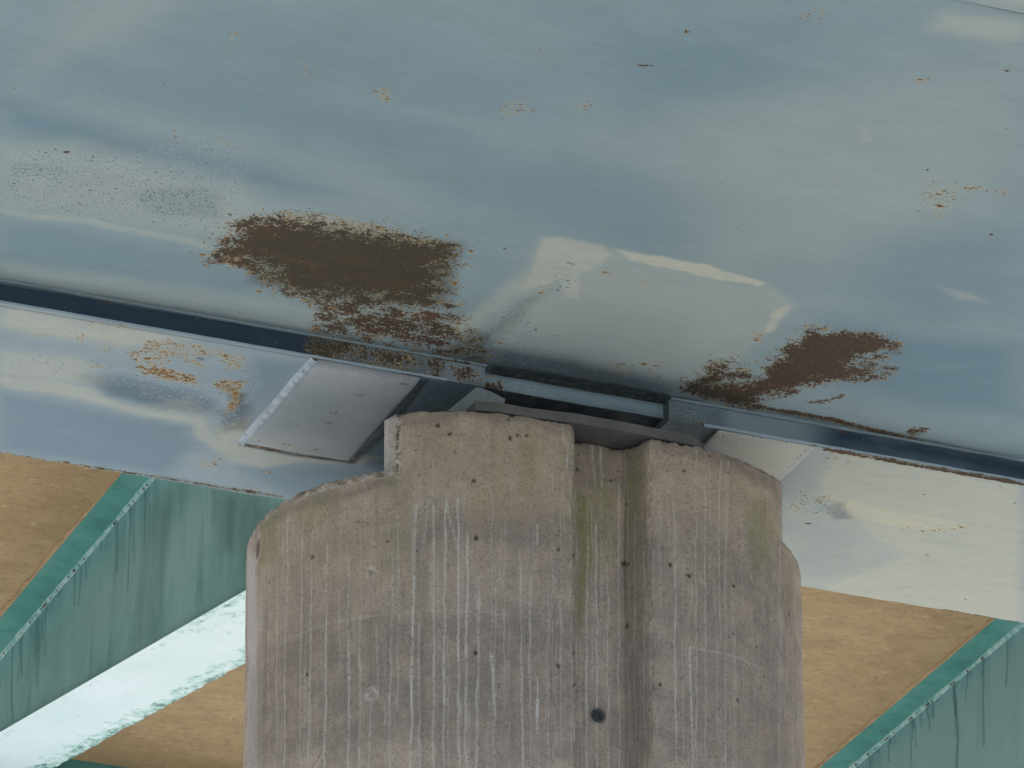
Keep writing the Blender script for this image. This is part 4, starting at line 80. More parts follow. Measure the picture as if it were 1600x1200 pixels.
 'PIER': [('moss',1.0,0.05,[(2.298,13.381),(2.376,13.395),(2.382,13.126),(2.344,12.823),(2.296,12.697)]),('moss',0.5,0.05,[(2.376,13.485),(2.48,13.443),(2.492,13.085),(2.388,13.008)]),('moss',0.6,0.05,[(2.546,13.622),(2.636,13.593),(2.632,13.293),(2.542,13.201)]),('moss',0.35,0.05,[(2.552,13.318),(2.648,13.288),(2.648,12.695),(2.556,12.722)]),('moss',0.55,0.07,[(3.168,13.445),(3.306,13.507),(3.322,13.195),(3.168,13.084)]),('moss',0.35,0.06,[(1.308,13.361),(1.406,13.365),(1.408,13.009),(1.326,12.87),(1.284,12.993)]),('moss',0.6,0.05,[(0.548,13.346),(0.712,13.326),(0.718,13.114),(0.536,13.125)]),('moss',0.45,0.08,[(1.888,13.533),(1.96,13.546),(1.974,13.369),(1.902,13.297)]),('moss',0.35,0.08,[(0.784,13.329),(1.05,13.307),(1.052,13.217),(0.872,13.15)]),('moss',0.3,0.08,[(2.078,13.507),(2.122,13.514),(2.12,13.156),(2.076,13.148)]),('ochre',0.8,0.12,[(1.618,13.254),(1.692,13.317),(1.816,13.254),(1.732,13.156),(1.692,13.109),(1.624,13.18)]),('ochre',0.6,0.1,[(3.104,13.607),(3.386,13.613),(3.394,13.343),(3.302,13.339),(3.066,13.475)]),('ochre',0.4,0.12,[(2.866,13.159),(3.026,13.194),(3.024,13.044),(2.864,13.01)]),('ochre',0.4,0.1,[(3.434,13.328),(3.684,13.341),(3.66,13.088),(3.452,13.003)]),('ochre',0.5,0.25,[(1.404,13.619),(2.108,13.608),(2.106,13.153),(1.408,13.157)]),('ochre',0.45,0.2,[(2.302,13.623),(3.358,13.587),(3.376,13.306),(2.302,13.292)]),('ochre',0.3,0.2,[(0.484,13.298),(1.35,13.34),(1.354,12.867),(0.498,13.051)]),('dark',0.5,0.05,[(1.376,13.628),(1.732,13.64),(2.304,13.702),(2.934,13.63),(3.386,13.598),(3.384,13.536),(2.934,13.563),(2.122,13.559),(1.732,13.586),(1.376,13.571)]),('dark',0.55,0.09,[(2.122,13.544),(2.652,13.618),(2.638,13.456),(2.122,13.379)]),('dark',0.3,0.1,[(1.408,13.157),(2.3,13.202),(2.3,13.053),(1.408,12.979)]),('dark',0.38,0.15,[(0.706,12.688),(0.992,12.687),(1.356,12.685),(2.298,12.757),(2.296,12.057),(0.432,12.191),(0.42,12.667)]),('dark',0.3,0.2,[(2.542,13.201),(3.626,13.255),(3.598,12.287),(2.532,12.087)]),('dark',0.3,0.05,[(0.822,12.678),(1.184,12.687),(1.186,12.526),(0.758,12.509)]),('dark',0.45,0.04,[(0.428,13.367),(0.982,13.326),(1.346,13.341),(1.346,13.305),(0.982,13.266),(0.484,13.298)]),('dark',0.45,0.05,[(2.548,13.651),(2.658,13.616),(2.64,12.056),(2.55,12.082)]),('pale',0.22,0.25,[(1.406,13.335),(1.678,13.331),(1.652,13.151),(1.408,13.157)]),('pale',0.9,0.1,[(0.326,13.306),(0.508,13.197),(0.57,12.167),(0.43,12.221)])],  # the last pale mark paints sky light down the left edge
 'PIER_ROS': [(1.24,12.897),(1.246,12.342)],
 'PIER_HOLE': (2.398,12.368),
 'PIER_HOLE2': (0.506,13.237),
}


# ------------------------------------------------------------------ helpers
def empty(name, loc, label, cat, group=None):
    o = bpy.data.objects.new(name, None)
    o.empty_display_size = 0.3
    o.location = loc
    COL.objects.link(o)
    o['label'] = label
    o['category'] = cat
    if group: o['group'] = group
    return o

def link(name, verts, faces, m, parent=None, smooth=False, attrs=None):
    off = np.array(parent.location) if parent is not None else np.zeros(3)
    v = np.asarray(verts, float) - off
    me = bpy.data.meshes.new(name)
    if isinstance(faces, np.ndarray):
        me.vertices.add(len(v)); me.vertices.foreach_set('co', v.ravel())
        n = len(faces)
        me.loops.add(n * 4); me.loops.foreach_set('vertex_index', faces.astype(np.int32).ravel())
        me.polygons.add(n)
        me.polygons.foreach_set('loop_start', np.arange(0, n * 4, 4, dtype=np.int32))
        me.polygons.foreach_set('loop_total', np.full(n, 4, dtype=np.int32))
        me.update(calc_edges=True)
    else:
        me.from_pydata([tuple(p) for p in v], [], faces)
    me.validate()
    if attrs:
        for k, a in attrs.items():
            at = me.attributes.new(k, 'FLOAT_VECTOR', 'POINT')
            at.data.foreach_set('vector', np.asarray(a, np.float32).ravel())
    me.polygons.foreach_set('use_smooth', [smooth] * len(me.polygons))
    me.materials.append(m)
    o = bpy.data.objects.new(name, me)
    COL.objects.link(o)
    o.parent = parent
    return o

def boxes(lst):
    """lst of (x0,x1,y0,y1,z0,z1) -> verts, faces"""
    V, Fc = [], []
    for x0, x1, y0, y1, z0, z1 in lst:
        b = len(V)
        V += [(x0,y0,z0),(x1,y0,z0),(x1,y1,z0),(x0,y1,z0),(x0,y0,z1),(x1,y0,z1),(x1,y1,z1),(x0,y1,z1)]
        Fc += [(b,b+3,b+2,b+1),(b+4,b+5,b+6,b+7),(b,b+1,b+5,b+4),(b+1,b+2,b+6,b+5),(b+2,b+3,b+7,b+6),(b+3,b,b+4,b+7)]
    return V, Fc

_h = np.random.RandomState(3).rand(256, 256)
def vnoise(x, y, s):
    x = np.asarray(x) * s; y = np.asarray(y) * s
    xi = np.floor(x).astype(int); yi = np.floor(y).astype(int)
    fx = x - xi; fy = y - yi
    fx = fx*fx*(3-2*fx); fy = fy*fy*(3-2*fy)
    g = lambda a, b: _h[a % 256, b % 256]
    return (g(xi,yi)*(1-fx)+g(xi+1,yi)*fx)*(1-fy)+(g(xi,yi+1)*(1-fx)+g(xi+1,yi+1)*fx)*fy
def fnoise(x, y, s, o=4):
    r = 0; a = .5; t = 0
    for i in range(o):
        r = r + a*vnoise(x + 17.3*i, y + 9.1*i, s); t += a; s *= 2.03; a *= .55
    return r / t

def seg_dist(P, pts, closed):
    d = np.full(len(P), 1e9)
    pts = np.asarray(pts, float)
    n = len(pts)
    for i in range(n if closed else n - 1):
        a = pts[i]; b = pts[(i+1) % n]; ab = b - a
        t = np.clip(((P - a) @ ab) / max(ab @ ab, 1e-12), 0, 1)
        d = np.minimum(d, np.hypot(*(P - a - t[:, None]*ab).T))
    return d
def inside(P, pts):
    r = np.zeros(len(P), bool); n = len(pts)
    for i in range(n):
        (x0, y0), (x1, y1) = pts[i], pts[(i+1) % n]
        if y0 == y1: continue
        c = ((y0 > P[:,1]) != (y1 > P[:,1])) & (P[:,0] < (x1-x0)*(P[:,1]-y0)/(y1-y0)+x0)
        r ^= c
    return r
def sm(x):
    x = np.clip(x, 0, 1); return x*x*(3-2*x)

def wear_shade_fields(P, channels, polys=(), lines=(), warp=0.02):
    """P: n x 2 points on the surface in metres; returns one 0..1 field per channel"""
    F = {c: np.zeros(len(P)) for c in channels}
    Q = P + np.stack([fnoise(P[:,0], P[:,1], 9)-.5, fnoise(P[:,0]+50, P[:,1]+31, 9)-.5], 1)*warp*2 \
          + np.stack([fnoise(P[:,0], P[:,1], 2.5)-.5, fnoise(P[:,0]+50, P[:,1]+31, 2.5)-.5], 1)*warp*2
    for c, s, f, pts in polys:
        a = np.asarray(pts); lo = a.min(0) - f - .05; hi = a.max(0) + f + .05
        k = np.where(np.all((Q > lo) & (Q < hi), axis=1))[0]
        if not len(k): continue
        q = Q[k]; dd = seg_dist(q, pts, True); dd[inside(q, pts)] *= -1
        F[c][k] = np.maximum(F[c][k], s*sm(.5 - dd/f))
    for c, s, wd, pts in lines:
        a = np.asarray(pts); lo = a.min(0) - wd*2; hi = a.max(0) + wd*2
        k = np.where(np.all((P > lo) & (P < hi), axis=1))[0]
        if not len(k): continue
        q = P[k]; dd = seg_dist(q, pts, False)
        F[c][k] = np.maximum(F[c][k], s*sm(1.25 - dd/wd))
    return F

def lines_coord(lo, a, b, hi, fine, n):
    """coordinates: fine between a and b, coarse outside"""
    l = np.linspace(lo, a, n, endpoint=False) if lo < a else np.array([])
    r = np.linspace(b, hi, n + 1)[1:] if hi > b else np.array([])
    return np.concatenate([l, np.linspace(a, b, max(2, int(round((b-a)/fine))+1)), r])

def sheet(name, us, vs, place, m, parent, fields, keep=None, flip=False, zfun=None):
    """a grid sheet; place(u, v) -> n x 3; fields(P) -> two n x 3 attribute blocks"""
    uu, vv = np.meshgrid(us, vs)
    P = np.stack([uu.ravel(), vv.ravel()], 1)
    XYZ = place(P[:,0], P[:,1])
    nu, nv = len(us), len(vs)
    i = np.arange(nv-1)[:, None]*nu + np.arange(nu-1)[None, :]
    Fc = np.stack([i, i+1, i+1+nu, i+nu], -1).reshape(-1, 4)
    if flip: Fc = Fc[:, ::-1]
    if keep is not None:
        c = P[Fc].mean(1)
        Fc = Fc[keep(c[:,0], c[:,1])]
        used = np.unique(Fc); mp = np.full(len(P), -1); mp[used] = np.arange(len(used))
        Fc = mp[Fc]; P = P[used]; XYZ = XYZ[used]
    return link(name, XYZ, Fc, m, parent, False, fields(P))

def steel_fields(polys, lines=(), warp=.02):
    def f(P):
        F = wear_shade_fields(P, ('rust','orange','speck','cream','blue','soot_shade'), polys, lines, warp)
        return {'wear': np.stack([F['rust'], F['orange'], F['speck']], 1),
                'tone': np.stack([F['cream'], F['blue'], F['soot_shade']], 1)}
    return f

# ------------------------------------------------------------------ materials
class NT:
    def __init__(self, name):
        self.m = bpy.data.materials.new(name); self.m.use_nodes = True
        self.t = self.m.node_tree; self.b = self.t.nodes['Principled BSDF']
        self.pos = self.n('ShaderNodeTexCoord').outputs['Object']
    def n(self, k): return self.t.nodes.new(k)
    def set(self, sock, v):
        if hasattr(v, 'is_output') or isinstance(v, bpy.types.NodeSocket): self.t.links.new(v, sock)
        elif isinstance(v, tuple) and len(v) == 3 and sock.type == 'RGBA': sock.default_value = (*v, 1)
        else: sock.default_value = v
    def math(self, op, a, b=0.0, c=0.0, clamp=False):
        x = self.n('ShaderNodeMath'); x.operation = op; x.use_clamp = clamp
        self.set(x.inputs[0], a); self.set(x.inputs[1], b); self.set(x.inputs[2], c)
        return x.outputs[0]
    def noise(self, s, detail=4, rough=.55, vec=None, scale3=None, dist=0, off=None):
        x = self.n('ShaderNodeTexNoise')
        v = vec or self.pos
        if scale3 or off:
            mp = self.n('ShaderNodeMapping'); self.set(mp.inputs[0], v)
            if scale3: mp.inputs['Scale'].default_value = scale3
            if off: mp.inputs['Location'].default_value = off
            v = mp.outputs[0]
        self.set(x.inputs['Vector'], v)
        x.inputs['Scale'].default_value = s; x.inputs['Detail'].default_value = detail
        x.inputs['Roughness'].default_value = rough; x.inputs['Distortion'].default_value = dist
        return x.outputs['Fac']
    def vor(self, s, rnd=1.0, vec=None):
        x = self.n('ShaderNodeTexVoronoi'); self.set(x.inputs['Vector'], vec or self.pos)
        x.inputs['Scale'].default_value = s; x.inputs['Randomness'].default_value = rnd
        return x.outputs['Distance']
    def spots(self, s, scale3, off, density, warp=.35):
        """individual flecks: returns how deep inside a fleck a point is (0 outside)"""
        mp = self.n('ShaderNodeMapping'); self.set(mp.inputs[0], self.pos)
        mp.inputs['Scale'].default_value = scale3; mp.inputs['Location'].default_value = off
        nz = self.n('ShaderNodeTexNoise'); self.set(nz.inputs['Vector'], mp.outputs[0]); nz.inputs['Scale'].default_value = s*1.3; nz.inputs['Detail'].default_value = 3
        va = self.n('ShaderNodeVectorMath'); va.operation = 'SUBTRACT'; self.set(va.inputs[0], nz.outputs['Color']); va.inputs[1].default_value = (.5, .5, .5)
        vs = self.n('ShaderNodeVectorMath'); vs.operation = 'SCALE'; self.set(vs.inputs[0], va.outputs[0]); vs.inputs['Scale'].default_value = warp*2/s
        vd = self.n('ShaderNodeVectorMath'); vd.operation = 'ADD'; self.set(vd.inputs[0], mp.outputs[0]); self.set(vd.inputs[1], vs.outputs[0])
        x = self.n('ShaderNodeTexVoronoi'); self.set(x.inputs['Vector'], vd.outputs[0]); x.inputs['Scale'].default_value = s
        sep = self.n('ShaderNodeSeparateXYZ'); self.t.links.new(x.outputs['Color'], sep.inputs[0])
        on = self.math('GREATER_THAN', density, sep.outputs[0])
        rad = self.math('MULTIPLY_ADD', sep.outputs[1], .34, .18)
        return self.math('MULTIPLY', on, self.math('SUBTRACT', 1.0, self.math('DIVIDE', x.outputs['Distance'], rad), clamp=True))
    def ss(self, v, lo, hi, a=0.0, b=1.0):
        x = self.n('ShaderNodeMapRange'); x.interpolation_type = 'SMOOTHSTEP'
        self.set(x.inputs['Value'], v)
        x.inputs['From Min'].default_value = lo; x.inputs['From Max'].default_value = hi
        x.inputs['To Min'].default_value = a; x.inputs['To Max'].default_value = b
        return x.outputs[0]
    def mix(self, f, a, b):
        x = self.n('ShaderNodeMix'); x.data_type = 'RGBA'
        self.set(x.inputs[0], f); self.set(x.inputs[6], a); self.set(x.inputs[7], b)
        return x.outputs[2]
    def attr(self, name):
        x = self.n('ShaderNodeAttribute'); x.attribute_name = name
        s = self.n('ShaderNodeSeparateXYZ'); self.t.links.new(x.outputs['Vector'], s.inputs[0])
        return s.outputs
    def done(self, col, rough=.6, height=None, strength=.3, dist=.005, metal=0.0, spec=.3):
        self.set(self.b.inputs['Base Color'], col); self.set(self.b.inputs['Roughness'], rough)
        self.b.inputs['Metallic'].default_value = metal
        self.b.inputs['Specular IOR Level'].default_value = spec
        if height is not None:
            x = self.n('ShaderNodeBump'); self.set(x.inputs['Height'], height)
            x.inputs['Strength'].default_value = strength; x.inputs['Distance'].default_value = dist
            self.t.links.new(x.outputs[0], self.b.inputs['Normal'])
        return self.m

def painted_steel(name, c0, c1, blue, cream, rust_edge=(.36,.27,.13)):
    t = NT(name)
    big = t.noise(.9, 3, .5, scale3=(.5, 1.2, 1))
    mid = t.noise(5, 5, .6, scale3=(.45, 1.2, 1))
    n1 = t.noise(52, 6, .72, scale3=(1.1, 1, 1)); n2 = t.noise(120, 3, .6); n3 = t.noise(55, 4, .7, off=(7, 3, 1))
    rust, orange, speck = t.attr('wear'); cream_a, blue_a, soot_shade = t.attr('tone')
    col = t.mix(t.ss(big, .3, .7), c0, c1)
    col = t.mix(t.math('MULTIPLY', t.ss(mid, .35, .75), .35), col, tuple(x*1.18 for x in c1))
    m2 = t.noise(3.2, 7, .68, scale3=(.55, 1.1, 1), off=(6, 2, 9), dist=.6)
    col = t.mix(t.ss(m2, .48, .68, 0, .17), col, tuple(x*1.3 for x in c1))
    col = t.mix(t.ss(m2, .50, .32, 0, .15), col, tuple(x*.72 for x in c0))
    col = t.mix(t.math('MULTIPLY', blue_a, t.ss(mid, .15, .65, .7, 1.1), clamp=True), col, blue)
    cr = t.math('MULTIPLY', cream_a, t.ss(t.noise(14, 4, .6, scale3=(.5,1,1)), .2, .6, .75, 1.0), clamp=True)
    cr = t.math('MULTIPLY', cr, t.ss(t.noise(10, 6, .7, scale3=(.3,1.2,1), off=(1,1,8)), .25, .5, .72, 1))
    col = t.mix(cr, col, cream)
    # fine brushing and grime; the dark mix also paints in shade
    col = t.mix(t.math('MULTIPLY', t.ss(t.noise(22, 6, .7, scale3=(.35, 1.3, 1)), .5, .8), .22), col, tuple(x*.55 for x in c0))
    so = t.math('MULTIPLY', soot_shade, t.ss(t.noise(30, 5, .7), .2, .6, .55, 1.0), clamp=True)
    col = t.mix(so, col, (.048, .050, .046))
    # pitted speckle: dark pits with a thin pale rim
    sp = t.math('ADD', speck, t.math('MULTIPLY', t.math('SUBTRACT', n3, .5), 1.6))
    q1 = t.spots(95, (.7, 1, 1), (1, 2, 3), t.ss(sp, .1, .75)); q2 = t.spots(52, (.7, 1, 1), (5, 2, 3), t.math('MULTIPLY', t.ss(sp, .1, .75), .6))
    rim = tuple(min(.75, x*1.35) for x in c1); core = tuple(x*.40 for x in c0)
    sn = t.math('ADD', sp, t.math('MULTIPLY', t.math('SUBTRACT', n2, .5), 1.6))
    col = t.mix(t.math('MULTIPLY', t.ss(sn, .62, .74), t.math('MULTIPLY', t.ss(speck, .1, .4), .35)), col, rim)
    col = t.mix(t.math('MULTIPLY', t.ss(sn, .80, .95), t.math('MULTIPLY', t.ss(speck, .1, .4), .6)), col, core)
    for q in (q1, q2):
        col = t.mix(t.math('MULTIPLY', t.ss(q, .02, .18), .55), col, rim)
        col = t.mix(t.math('MULTIPLY', t.ss(q, .30, .5), .85), col, core)
    # orange-brown spots with an ochre halo
    og = t.math('ADD', orange, t.math('MULTIPLY', t.math('SUBTRACT', n3, .5), 1.7))
    og = t.math('ADD', og, t.math('MULTIPLY', t.math('SUBTRACT', n2, .5), .8))
    gate = t.ss(orange, .08, .3)
    edge_d = t.math('MULTIPLY', t.ss(rust, .04, .5), .55)
    den = t.math('MAXIMUM', t.math('MULTIPLY', t.ss(og, .15, .85), .9), edge_d)
    col = t.mix(t.math('MULTIPLY', t.ss(og, .62, .78), t.math('MULTIPLY', gate, .55)), col, (.50, .44, .29))
    for q in (t.spots(70, (.6, 1, 1), (3, 1, 7), den), t.spots(34, (.6, 1, 1), (8, 1, 2), t.math('MULTIPLY', den, .5))):
        col = t.mix(t.math('MULTIPLY', t.ss(q, .0, .12), .8), col, (.50, .43, .26))
        col = t.mix(t.ss(q, .20, .32), col, (.33, .175, .045))
        col = t.mix(t.ss(q, .46, .62), col, (.095, .062, .034))
    col = t.mix(t.math('MULTIPLY', t.ss(og, .86, .98), gate), col, (.32, .165, .045))
    col = t.mix(t.math('MULTIPLY', t.ss(og, 1.02, 1.12), gate), col, (.12, .07, .035))
    # solid rust
    n4 = t.noise(13, 5, .6, scale3=(.9, 1, 1), off=(4, 4, 4))
    r = t.math('ADD', rust, t.math('MULTIPLY', t.math('SUBTRACT', n1, .5), 1.5))
    r = t.math('ADD', r, t.math('MULTIPLY', t.math('SUBTRACT', n4, .5), 1.5))
    r = t.math('ADD', r, t.math('MULTIPLY', t.math('SUBTRACT', n2, .5), 1.3))
    rg = t.ss(rust, .02, .2)
    col = t.mix(t.math('MULTIPLY', t.ss(r, .40, .52), t.math('MULTIPLY', rg, .65)), col, rust_edge)
    rc = t.mix(t.ss(t.noise(4.5, 5, .6, scale3=(.4,1.4,1)), .48, .66), (.105, .070, .048), (.155, .078, .050))
    rc = t.mix(t.ss(n1, .38, .66), rc, t.mix(.6, rc, (.045, .040, .030)))
    rc = t.mix(t.math('MULTIPLY', t.ss(n3, .58, .7), .5), rc, (.23, .13, .06))
    rc = t.mix(t.math('MULTIPLY', soot_shade, t.ss(t.noise(9, 4, .6, off=(3,3,1), scale3=(.4,1.3,1)), .3, .65, 1.5, .55), clamp=True), rc, (.072, .064, .042))
    rm = t.math('MULTIPLY', t.ss(r, .50, .58), rg)
    col = t.mix(rm, col, rc)
    rough = t.ss(rm, 0, 1, .72, .95)
    h = t.math('ADD', t.math('MULTIPLY', mid, .5), t.math('MULTIPLY', rm, n2))
    h = t.math('ADD', h, t.math('MULTIPLY', n1, .12))
    return t.done(col, rough, h, .35, .006, spec=.18)

M_STEEL = painted_steel('weathered_blue_grey_paint', (.265,.355,.385), (.315,.39,.405), (.170,.265,.325), (.60,.585,.48))
M_FLANGE = painted_steel('weathered_pale_blue_paint', (.29,.37,.42), (.35,.41,.44), (.18,.265,.34), (.60,.575,.45))
M_LIP_SHADE = painted_steel('slot_shade_edge_paint', (.20,.255,.28), (.25,.30,.32), (.032,.054,.080), (.5,.5,.45))  # its navy mix colour paints the slot's shade onto the lip
M_PLATE = painted_steel('pale_plate_paint', (.36,.39,.42), (.43,.45,.46), (.26,.32,.36), (.62,.58,.48))

def weld_mat():
    t = NT('weld_bead_paint')
    n = t.noise(25, 4, .6)
    col = t.mix(t.ss(n, .35, .65), (.27,.32,.37), (.44,.48,.53))
    col = t.mix(t.ss(t.noise(18, 3, .6, off=(3,3,3)), .66, .70), col, (.12,.09,.07))
    return t.done(col, .5, n, .3)
M_WELD = weld_mat()

def dark_gap_mat():
    t = NT('gap_shade_dark_steel')
    n = t.noise(16, 5, .6)
    col = t.mix(t.ss(n, .3, .7), (.035,.045,.06), (.09,.10,.11))
    return t.done(col, .7, n, .3)
M_DARKGAP = dark_gap_mat()  # near-black steel with the shade of the bearing gap painted in

def bearing_mat():
    t = NT('dusty_bearing_steel')
    n = t.noise(6, 5, .6, scale3=(1,1,1))
    col = t.mix(t.ss(n, .3, .7), (.095,.09,.085), (.15,.14,.125))
    col = t.mix(t.ss(t.noise(40, 4, .6), .6, .7), col, (.10,.09,.08))
    return t.done(col, .85, n, .3)
M_BEAR = bearing_mat()

def concrete_mat():
    t = NT('pier_concrete')
    white, moss, dark = t.attr('stain'); ochre, pale, pit = t.attr('tint')
    big = t.noise(1.6, 4, .55); mid = t.noise(9, 6, .65); fine = t.noise(90, 5, .7); grain = t.noise(260, 3, .6)
    vert = t.noise(26, 5, .6, scale3=(1, 1, .035)); vert2 = t.noise(75, 4, .6, scale3=(1, 1, .03)); vert3 = t.noise(9, 4, .6, scale3=(1,1,.12))
    col = t.mix(t.ss(big, .3, .7), (.45,.34,.265), (.54,.42,.33))
    col = t.mix(t.math('MULTIPLY', t.ss(mid, .35, .65), .65), col, (.29,.235,.205))
    col = t.mix(t.math('MULTIPLY', t.ss(vert3, .45, .7), .4), col, (.44,.34,.25))
    col = t.mix(t.math('MULTIPLY', t.ss(vert, .50, .72), .45), col, (.24,.19,.165))
    col = t.mix(t.math('MULTIPLY', ochre, t.ss(mid, .2, .7, .6, 1)), col, (.47,.345,.20))
    col = t.mix(t.math('MULTIPLY', pale, .8), col, (.60,.56,.55))
    dk = t.math('MULTIPLY', dark, t.ss(mid, .2, .65, .65, 1), clamp=True)
    col = t.mix(dk, col, (.15,.125,.11))
    mo = t.math('MULTIPLY', moss, t.ss(t.noise(30, 5, .7, scale3=(1,1,.25)), .32, .58, .4, 1), clamp=True)
    col = t.mix(t.math('MULTIPLY', mo, 1.0, clamp=True), col, (.25,.235,.10))
    # faint dried runs everywhere, strong ones where marked
    col = t.mix(t.math('MULTIPLY', t.ss(vert2, .60, .72), t.ss(t.noise(3,3,.5,off=(4,4,4)), .4, .6, .05, .38)), col, (.50,.47,.44))
    wh = t.math('MULTIPLY', white, t.ss(t.noise(60, 5, .75, scale3=(1,1,.4)), .30, .55, .4, 1), clamp=True)
    wh = t.math('MULTIPLY', wh, t.ss(t.noise(6, 3, .6, scale3=(2.5,2.5,1), off=(1,7,3)), .32, .6, .45, 1))
    col = t.mix(wh, col, (.68,.635,.59))
    # grains: dark and light
    col = t.mix(t.math('MULTIPLY', t.ss(fine, .51, .66), .7), col, (.16,.135,.12))
    col = t.mix(t.math('MULTIPLY', t.ss(t.noise(38, 6, .75, off=(2,8,1)), .52, .66), .3), col, (.54,.46,.42))
    col = t.mix(t.math('MULTIPLY', t.ss(grain, .54, .70), .45), col, (.58,.52,.47))
    col = t.mix(t.ss(t.noise(24, 2, .5, off=(9,2,5)), .78, .80), col, (.09,.075,.065))
    col = t.mix(t.math('MULTIPLY', pit, .9), col, (.045,.038,.032))
    h = t.math('ADD', t.math('MULTIPLY', fine, .6), t.math('MULTIPLY', mid, .8))
    h = t.math('ADD', h, t.math('MULTIPLY', grain, .25))
    return t.done(col, .92, h, .75, .009, spec=.2)
M_CONC = concrete_mat()

def deck_mat():
    t = NT('tan_concrete_soffit')
    a = t.noise(1.1, 5, .6, scale3=(.5,1,1)); b = t.noise(5, 7, .7, scale3=(.75,1.0,1), dist=.4); c = t.noise(26, 6, .7, scale3=(.7,1,1))
    col = t.mix(t.ss(a, .35, .65), (.40,.28,.155), (.47,.335,.195))
    col = t.mix(t.math('MULTIPLY', t.ss(b, .42, .66), .4), col, (.30,.20,.125))
    col = t.mix(t.math('MULTIPLY', t.ss(c, .50, .68), .55), col, (.24,.165,.10))
    col = t.mix(t.math('MULTIPLY', t.ss(t.noise(20, 5, .7, off=(5,5,5), scale3=(.5,1,1)), .58, .68), .45), col, (.70,.55,.33))
    h = t.math('ADD', b, t.math('MULTIPLY', c, .6))
    return t.done(col, .95, h, .6, .02, spec=.1)
M_DECK = deck_mat()

def teal_mat(name, a, b, strk, flange=False):
    t = NT(name)
    dark, pale, _ = t.attr('drip')
    big = t.noise(1.3, 4, .6); mid = t.noise(7, 5, .6, scale3=(.6,.6,.5))
    col = t.mix(t.ss(big, .3, .7), a, b)
    v = t.noise(9, 5, .6, scale3=(1, 1, .12)); v2 = t.noise(30, 4, .6, scale3=(1,1,.07))
    if not flange:
        col = t.mix(t.math('MULTIPLY', t.ss(v, .45, .75), .55), col, strk)
        col = t.mix(t.math('MULTIPLY', t.ss(v2, .58, .75), .35), col, strk)
    col = t.mix(t.math('MULTIPLY', t.ss(mid, .45, .75), .3), col, tuple(min(.9, x*1.3+.03) for x in b))
    col = t.mix(t.math('MULTIPLY', pale, .6), col, (.28,.41,.42))
    col = t.mix(t.math('MULTIPLY', dark, .85, clamp=True), col, (.035,.10,.11))
    col = t.mix(t.math('MULTIPLY', t.ss(t.noise(45, 4, .7), .60, .72), .4), col, strk)
    return t.done(col, .55, mid, .2, .01)
M_TEAL = teal_mat('teal_painted_steel', (.14,.31,.305), (.215,.395,.39), (.06,.165,.165))
M_TEALTOP = teal_mat('deep_teal_paint', (.075,.27,.23), (.125,.34,.30), (.035,.17,.15))

def pale_teal_mat():
    t = NT('skylit_pale_teal_paint')
    a = t.noise(2.2, 5, .6, scale3=(1,.5,.5))
    col = t.mix(t.ss(a, .3, .7), (.62,.77,.78), (.72,.82,.86))
    edge = t.attr('drip')[0]
    fl = t.math('ADD', t.math('MULTIPLY', edge, .32), t.noise(16, 6, .72, scale3=(1,.45,.45)))
    col = t.mix(t.math('MULTIPLY', t.ss(fl, .63, .70), .7), col, (.32,.56,.50))
    col = t.mix(t.math('MULTIPLY', t.ss(fl, .745, .77), .9), col, (.06,.20,.17))
    return t.done(col, .5, a, .2)
M_PALETEAL = pale_teal_mat()  # near-white teal: brightness from the far sky painted into the flange

def ground_mat():
    t = NT('dry_gravel_ground')
    a = t.noise(.15, 5, .6); b = t.noise(3, 6, .7)
    col = t.mix(t.ss(a, .35, .65), (.41,.425,.42), (.48,.50,.49))
    col = t.mix(t.math('MULTIPLY', t.ss(b, .4, .7), .4), col, (.27,.28,.27))
    return t.done(col, .95, b, .4, .03)
M_GROUND = ground_mat()

# ------------------------------------------------------------------ ground
def build_ground():
    us = np.linspace(-600, 600, 121); uu, vv = np.meshgrid(us, us)
    z = (fnoise(uu.ravel(), vv.ravel(), .02)-.5)*1.2*np.clip((np.hypot(uu.ravel()-10, vv.ravel()-24)-25)/60, 0, 1)
    i = np.arange(120)[:, None]*121 + np.arange(120)[None, :]
    Fc = np.stack([i, i+1, i+122, i+121], -1).reshape(-1, 4)
    o = link('ground', np.stack([uu.ravel(), vv.ravel(), z], 1), Fc, M_GROUND, None, True)
    o['kind'] = 'structure'
build_ground()

